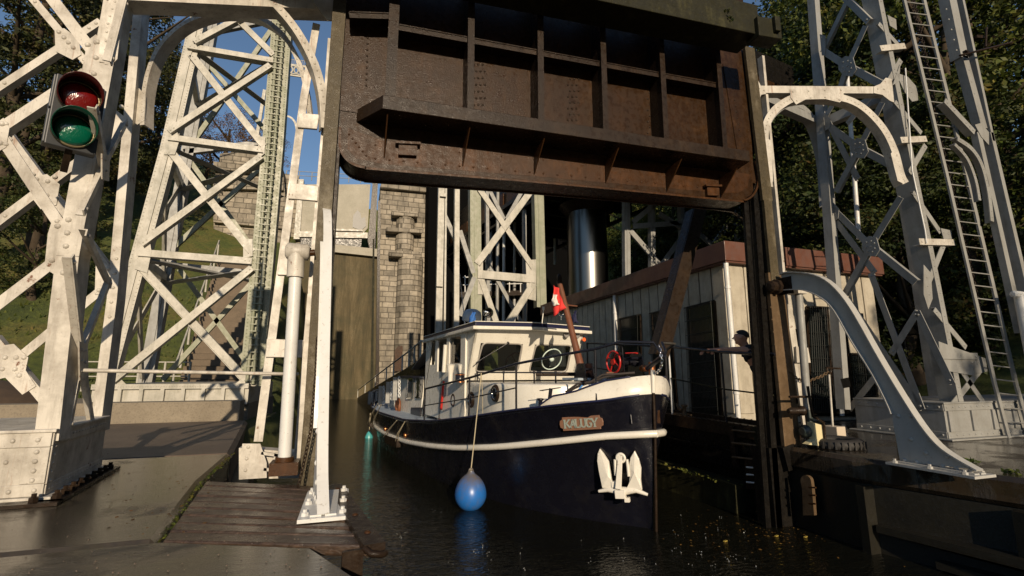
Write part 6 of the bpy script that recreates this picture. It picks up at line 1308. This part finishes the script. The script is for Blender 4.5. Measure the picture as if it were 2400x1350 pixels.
b = MB(); p = Q6.at(1962, 1036); b.box(p.x-.10, p.x+.08, 5.5, 5.75, ZP+.0, ZP+.24); tag(b.build('junction_box', M('cream_box', (.5, .42, .32), .6), None, .01), 'small cream metal box on the wet quay below the cream post', 'box')
b = MB(); p = P(1960, 1048); b.torus((p.x-.0, p.y, ZP+.06), (0, 0, 1), .28, .075, 28, 8)
for i in range(28): a = i/28*6.283; b.obox((p.x+math.cos(a)*.355, p.y+math.sin(a)*.355, ZP+.06), (math.cos(a), math.sin(a), 0), (-math.sin(a), math.cos(a), 0), (0, 0, 1), .008, .012, .05)
tag(b.build('tyre', M('rubber', (.02, .018, .016), .7)), 'old black tyre lying on the quay beside the small cream box', 'tyre')
# dark things behind right tower
railing(V((9.6, 9.5, 1.09)), V((15, 9, 1.09)), 5, 1.0, rustdk, 'dark pipe railing beyond the right tower base', .02, (1, .55), .025)
b = MB(); p = PY(8.5).at(2115, 775); b.obox(p, (1, 0, 0), (0, 1, 0), (0, 0, 1), .35, .3, .12); b.tube([p, V((p.x, p.y, ZP))], .06, 8); tag(b.build('winch_housing', blackst, None, .02), 'black covered winch box behind the right tower leg', 'winch')

# ------------------------------------------------------------------ approach wall with chained posts behind the boat
t = thing('approach_wall', (2, 20, 0), 'dark approach wall rising behind the stern with chained white posts', 'wall')
tp = [PY(38).at(838, 932), PY(24).at(900, 893), PY(18).at(950, 864), PY(15).at(985, 842), PY(13.5).at(1040, 832)]
b = MB()
for i in range(4):
    a, c_ = tp[i], tp[i+1]; b.hexa([V((a.x, a.y, -.5)), V((c_.x, c_.y, -.5)), V((c_.x+1.2, c_.y, -.5)), V((a.x+1.2, a.y, -.5)), V((a.x, a.y, a.z-.0)), V((c_.x, c_.y, c_.z)), V((c_.x+1.2, c_.y, c_.z)), V((a.x+1.2, a.y, a.z))])
b.build('wall', blackst, t)
b = MB(); b.tube([p+V((0, 0, .55)) for p in tp], .03, 6); b.build('handrail', whitef, t)
for i in range(9):
    u_ = i/8*3.0; j = min(3, int(u_)); p = tp[j].lerp(tp[j+1], u_-j); b = MB(); b.tube([p, p+V((0, 0, .6))], .035, 6); b.build('rail_post', whitef, t)
for x, y0, y1, yy in ((865, 918, 948, 22), (876, 914, 955, 19), (890, 905, 955, 17), (908, 895, 945, 15.5), (925, 884, 938, 14.2)):
    pl = PY(yy); q_ = [pl.at(x, y1), pl.at(x+2, y0)]; b = MB(); b.bar(q_[0], q_[1], .12, .08, pl.n); b.build('fender_post', grey_shaded, t)
    b = MB(); b.chain([q_[1]+V((.1, -.06, 0)), q_[0]+V((.12, -.06, .1))], .12, .016); b.build('post_chain', pole, t)
# ------------------------------------------------------------------ water life: drips and floating leaves
b = MB(); rr = random.Random(11)
def drop(x, y):
    h = rr.uniform(.004, .018); r_ = rr.uniform(.003, .006); b.lathe((x, y, 0), (0, 0, 1), [(r_*2.2, -.002), (r_*.8, h*.25), (r_*.6, h*.7), (r_*1.1, h*.9), (r_*.3, h)], 6)
    for _ in range(rr.randint(0, 3)): b.lathe((x+rr.gauss(0, .03), y+rr.gauss(0, .03), rr.uniform(0, .05)), (0, 0, 1), [(.001, 0), (.005, .005), (.001, .010)], 5)
for i in range(45):
    px = rr.choice([rr.gauss(1250, 140), rr.gauss(1620, 90), rr.uniform(880, 1800)]); py = rr.uniform(1195, 1340); p = PZ(0).at(px, py)
    if px > 1060 and px < 1540 and py < 1180+(px-1060)*.13+25: continue
    drop(p.x, p.y)
dm = M('water_drops', (.8, .82, .8), .03, spec=1); base(dm).inputs['Transmission Weight'].default_value = .8; base(dm).inputs['IOR'].default_value = 1.33; tag(b.build('splashes', dm), kind='stuff')
b = MB()
for i in range(230):
    px, py = rr.gauss(1790, 95), rr.gauss(1245, 22)
    if rr.random() < .2: px = rr.uniform(1560, 2300); py = rr.uniform(1180, 1330)
    p = PZ(.004).at(px, py); s_ = rr.uniform(.008, .025); a = rr.uniform(0, 6.28); u = V((math.cos(a), math.sin(a), rr.uniform(-.1, .1)))*s_; v = V((-math.sin(a), math.cos(a), rr.uniform(-.1, .2)))*s_*.6
    b.add([p-u, p-v, p+u, p+v+V((0, 0, .004))], [(0, 1, 2, 3)])
fm = leafmat('floating_leaves', [(.06, .03, .008), (.14, .07, .015), (.2, .15, .03)], 20); tag(b.build('floating_leaves', fm), kind='stuff')
b = MB()
for x, y in ((1888, 1258), (1700, 1268), (1820, 1256)): p = PZ(.01).at(x, y); b.obox(p, (1, .3, 0), (-.3, 1, 0), (0, 0, 1), .03, .012, .006)
tag(b.build('twigs', M('yellow_leaf', (.3, .22, .04), .6)), kind='stuff')
# scattered leaf litter on the left paving
b = MB()
for i in range(260):
    p = P(rr.uniform(230, 560), rr.uniform(985, 1120)) if i < 130 else P(rr.uniform(10, 700), rr.uniform(1130, 1345))
    if i >= 130 and rr.random() < .5: p = P(rr.uniform(250, 500), rr.uniform(1105, 1260)); s_ = rr.uniform(.006, .02); a = rr.uniform(0, 6.28); u = V((math.cos(a), math.sin(a), 0))*s_; v = V((-math.sin(a), math.cos(a), .3))*s_*.6; p = p+V((0, 0, .006)); b.add([p-u, p-v, p+u, p+v], [(0, 1, 2, 3)])
tag(b.build('leaf_litter', leafO), kind='stuff')
b = MB()
for i in range(260):
    p = P(rr.uniform(0, 760), rr.uniform(1000, 1345)); s_ = rr.uniform(.002, .0065); b.lathe(p+V((0, 0, -.002)), (0, 0, 1), [(s_, 0), (s_*.9, s_*.6), (s_*.3, s_)], 5)
tag(b.build('grit', farpave), kind='stuff')
b = MB()
for i in range(70):
    u_ = rr.random(); p = e2.lerp(e3, u_) if rr.random() < .6 else e1.lerp(e2, u_); leaves(b, V((p.x+.01, p.y, ZP-.02)), 3, .014, .014, rr, .5)
tag(b.build('joint_moss', leafG), kind='stuff')
b = MB()
for i in range(14): a = i/14*6.28
b.lathe((P(-20, 1000).x-2.2, P(-20, 1000).y+3, ZP-.3), (0, 0, 1), [(2.4, 0), (2.0, .5), (1.3, .9), (.6, 1.15), (.05, 1.2)], 24); tag(b.build('soil_heap', soil), 'low heap of brown earth behind the near left tower', 'heap')

# ------------------------------------------------------------------ the man at the railing
skinM = M('skin', (.55, .27, .17), .5); shirtM = M('black_shirt', (.012, .012, .014), .8); trouM = M('dark_trousers', (.02, .022, .03), .8); hairM = M('dark_hair', (.02, .01, .006), .6)
def skel(name, pts, edges, mt, parent, sub=2):
    me = bpy.data.meshes.new(name); org = V(parent['_o']); me.from_pydata([V(p[:3])-org for p in pts], edges, []); me.materials.append(mt); o = bpy.data.objects.new(name, me); C.objects.link(o); o.parent = parent; o['_o'] = tuple(org)
    md = o.modifiers.new('k', 'SKIN'); md.use_smooth_shade = True
    rk = 1.0 if name in ('finger', 'thumb') else 1.27
    for i, p in enumerate(pts): me.skin_vertices[0].data[i].radius = (p[3]*rk, (p[4] if len(p) > 4 else p[3])*rk); me.skin_vertices[0].data[i].use_root = (i == 0)
    s_ = o.modifiers.new('u', 'SUBSURF'); s_.levels = sub; s_.render_levels = sub; return o
t = thing('person', (6.5, 6.3, 1.15), 'man in a black t-shirt leaning both forearms on the walkway railing', 'person')
fx, fy = -.72, .69; lx, ly = -.69, -.72                # facing, his left
def B_(f_, l_, z, r, r2=None): return (6.34+fx*f_+lx*l_, 6.32+fy*f_+ly*l_, z, r, r2 or r)
pts = [B_(-.28, 0, 2.02, .15), B_(-.17, 0, 2.2, .13), B_(-.05, 0, 2.38, .15), B_(.03, 0, 2.5, .12), B_(.08, 0, 2.57, .055), B_(.12, 0, 2.62, .055), B_(.15, 0, 2.67, .088), B_(.155, 0, 2.74, .097), B_(.14, 0, 2.79, .088),
    B_(.02, .17, 2.50, .065), (6.16, 6.20, 2.51, .05), (6.10, 6.46, 2.52, .042), (6.06, 6.70, 2.53, .028), (6.04, 6.79, 2.52, .032),
    B_(.02, -.17, 2.50, .065), (6.30, 6.60, 2.52, .05), (6.16, 6.82, 2.53, .04), (6.06, 6.98, 2.53, .028), (6.03, 7.06, 2.52, .032),
    B_(-.28, .1, 1.92, .095), B_(-.2, .11, 1.6, .065), B_(-.3, .11, 1.25, .05), B_(-.2, .11, 1.2, .04), B_(-.28, -.1, 1.92, .095), B_(-.28, -.11, 1.6, .065), B_(-.36, -.11, 1.25, .05), B_(-.26, -.11, 1.2, .04)]
ed = [(0, 1), (1, 2), (2, 3), (3, 4), (4, 5), (5, 6), (6, 7), (7, 8), (3, 9), (9, 10), (10, 11), (11, 12), (12, 13), (3, 14), (14, 15), (15, 16), (16, 17), (17, 18), (0, 19), (19, 20), (20, 21), (21, 22), (0, 23), (23, 24), (24, 25), (25, 26)]
skel('body', pts, ed, skinM, t)
sh = [B_(-.27, 0, 2.05, .17), B_(-.17, 0, 2.2, .155), B_(-.05, 0, 2.38, .175), B_(.03, 0, 2.49, .14), B_(.07, 0, 2.55, .08), B_(.02, .17, 2.5, .088), (6.22, 6.15, 2.5, .07), B_(.02, -.17, 2.5, .088), (6.34, 6.56, 2.5, .07)]
skel('shirt', sh, [(0, 1), (1, 2), (2, 3), (3, 4), (3, 5), (5, 6), (3, 7), (7, 8)], shirtM, t)
tr_ = [B_(-.28, 0, 2.05, .165), B_(-.28, 0, 1.95, .16), B_(-.27, .1, 1.85, .105), B_(-.2, .11, 1.6, .08), B_(-.3, .11, 1.24, .065), B_(-.28, -.1, 1.85, .105), B_(-.28, -.11, 1.6, .08), B_(-.36, -.11, 1.24, .065)]
skel('trousers', tr_, [(0, 1), (1, 2), (2, 3), (3, 4), (1, 5), (5, 6), (6, 7)], trouM, t)
hc = V(B_(.135, 0, 2.755, 0)[:3]); me_ = MB(); vs_ = []; nu, nv = 20, 10
for i in range(nv+1):
    for j in range(nu):
        th_ = math.pi*.60*i/nv; ph_ = 2*math.pi*j/nu; cf = math.cos(ph_); lim = 1.0-.5*min(1, max(0, (cf+.1)/.8))
        th_ *= lim; rr_h = .110+.003*math.sin(j*5+i*3); d_h = V((fx, fy, 0))*cf*math.sin(th_)*1.08+V((lx, ly, 0))*math.sin(ph_)*math.sin(th_)*.9+V((0, 0, 1))*math.cos(th_)*.92; vs_.append(hc+d_h*rr_h)
me_.add(vs_, [(i*nu+j, i*nu+(j+1) % nu, (i+1)*nu+(j+1) % nu, (i+1)*nu+j) for i in range(nv) for j in range(nu)], True); me_.build('hair', hairM, t)
hd = V(B_(.16, 0, 2.72, 0)[:3]); F_ = V((fx, fy, 0)); Lf_ = V((lx, ly, 0))
b = MB(); b.tube([hd+F_*.09+V((0, 0, .02)), hd+F_*.122+V((0, 0, -.012)), hd+F_*.092+V((0, 0, -.02))], [.010, .017, .009], 6)
for s_ in (-1, 1): b.lathe(hd+Lf_*s_*.104-F_*.01, Lf_*s_, [(.028, 0), (.03, .008), (.012, .014)], 10)
b.lathe(hd+F_*.06+V((0, 0, -.075)), F_, [(.03, -.02), (.03, .01), (.012, .024)], 8); b.build('face_features', skinM, t)
b = MB()
for s_ in (-1, 1): b.lathe(hd+Lf_*s_*.032+F_*.088+V((0, 0, .018)), F_, [(.010, 0), (.006, .008)], 8); b.obox(hd+Lf_*s_*.032+F_*.094+V((0, 0, .036)), Lf_, F_, (0, 0, 1), .014, .003, .003)
b.obox(hd+F_*.093+V((0, 0, -.045)), Lf_, F_, (0, 0, 1), .018, .004, .003); b.build('eyes_and_mouth', hairM, t)
for (hx, hy, hz, dr) in ((6.04, 6.79, 2.52, 1), (6.03, 7.06, 2.52, 1)):
    for i in range(4):
        L_ = (.9, 1, .95, .78)[i]; o_ = V((.03-.02*i, 0, 0)); bx = V((hx, hy, hz))+V((-.028+.0*i, .012-.02*i+.02, -.004))
        f0_ = bx+V((-.02, 0, 0)); skel('finger', [(*f0_, .011), (*(f0_+V((-.03*L_, .012, -.012))), .010), (*(f0_+V((-.045*L_, .018, -.04*L_))), .009), (*(f0_+V((-.04*L_, .02, -.07*L_))), .0075)], [(0, 1), (1, 2), (2, 3)], skinM, t, 1)
    th_ = V((hx+.0, hy-.03, hz)); skel('thumb', [(*th_, .013), (*(th_+V((-.015, -.035, -.015))), .011), (*(th_+V((-.02, -.05, -.04))), .009)], [(0, 1), (1, 2)], skinM, t, 1)
# small weeds and tufts at the hill foot
b = MB()
for i in range(1400):
    x = rnd.uniform(-16, -4.2); y = rnd.uniform(18.6, 30); z = height(x, y); h = rnd.uniform(.08, .25); a = rnd.uniform(0, 3.14); dx, dy = math.cos(a)*.05, math.sin(a)*.05
    b.add([(x-dx, y-dy, z-.02), (x+dx, y+dy, z-.02), (x+rnd.gauss(0, .06), y, z+h)], [(0, 1, 2)])
tag(b.build('grass_tufts', leafG), kind='stuff')
for o in list(bpy.data.objects):
    if '_o' in o: del o['_o']
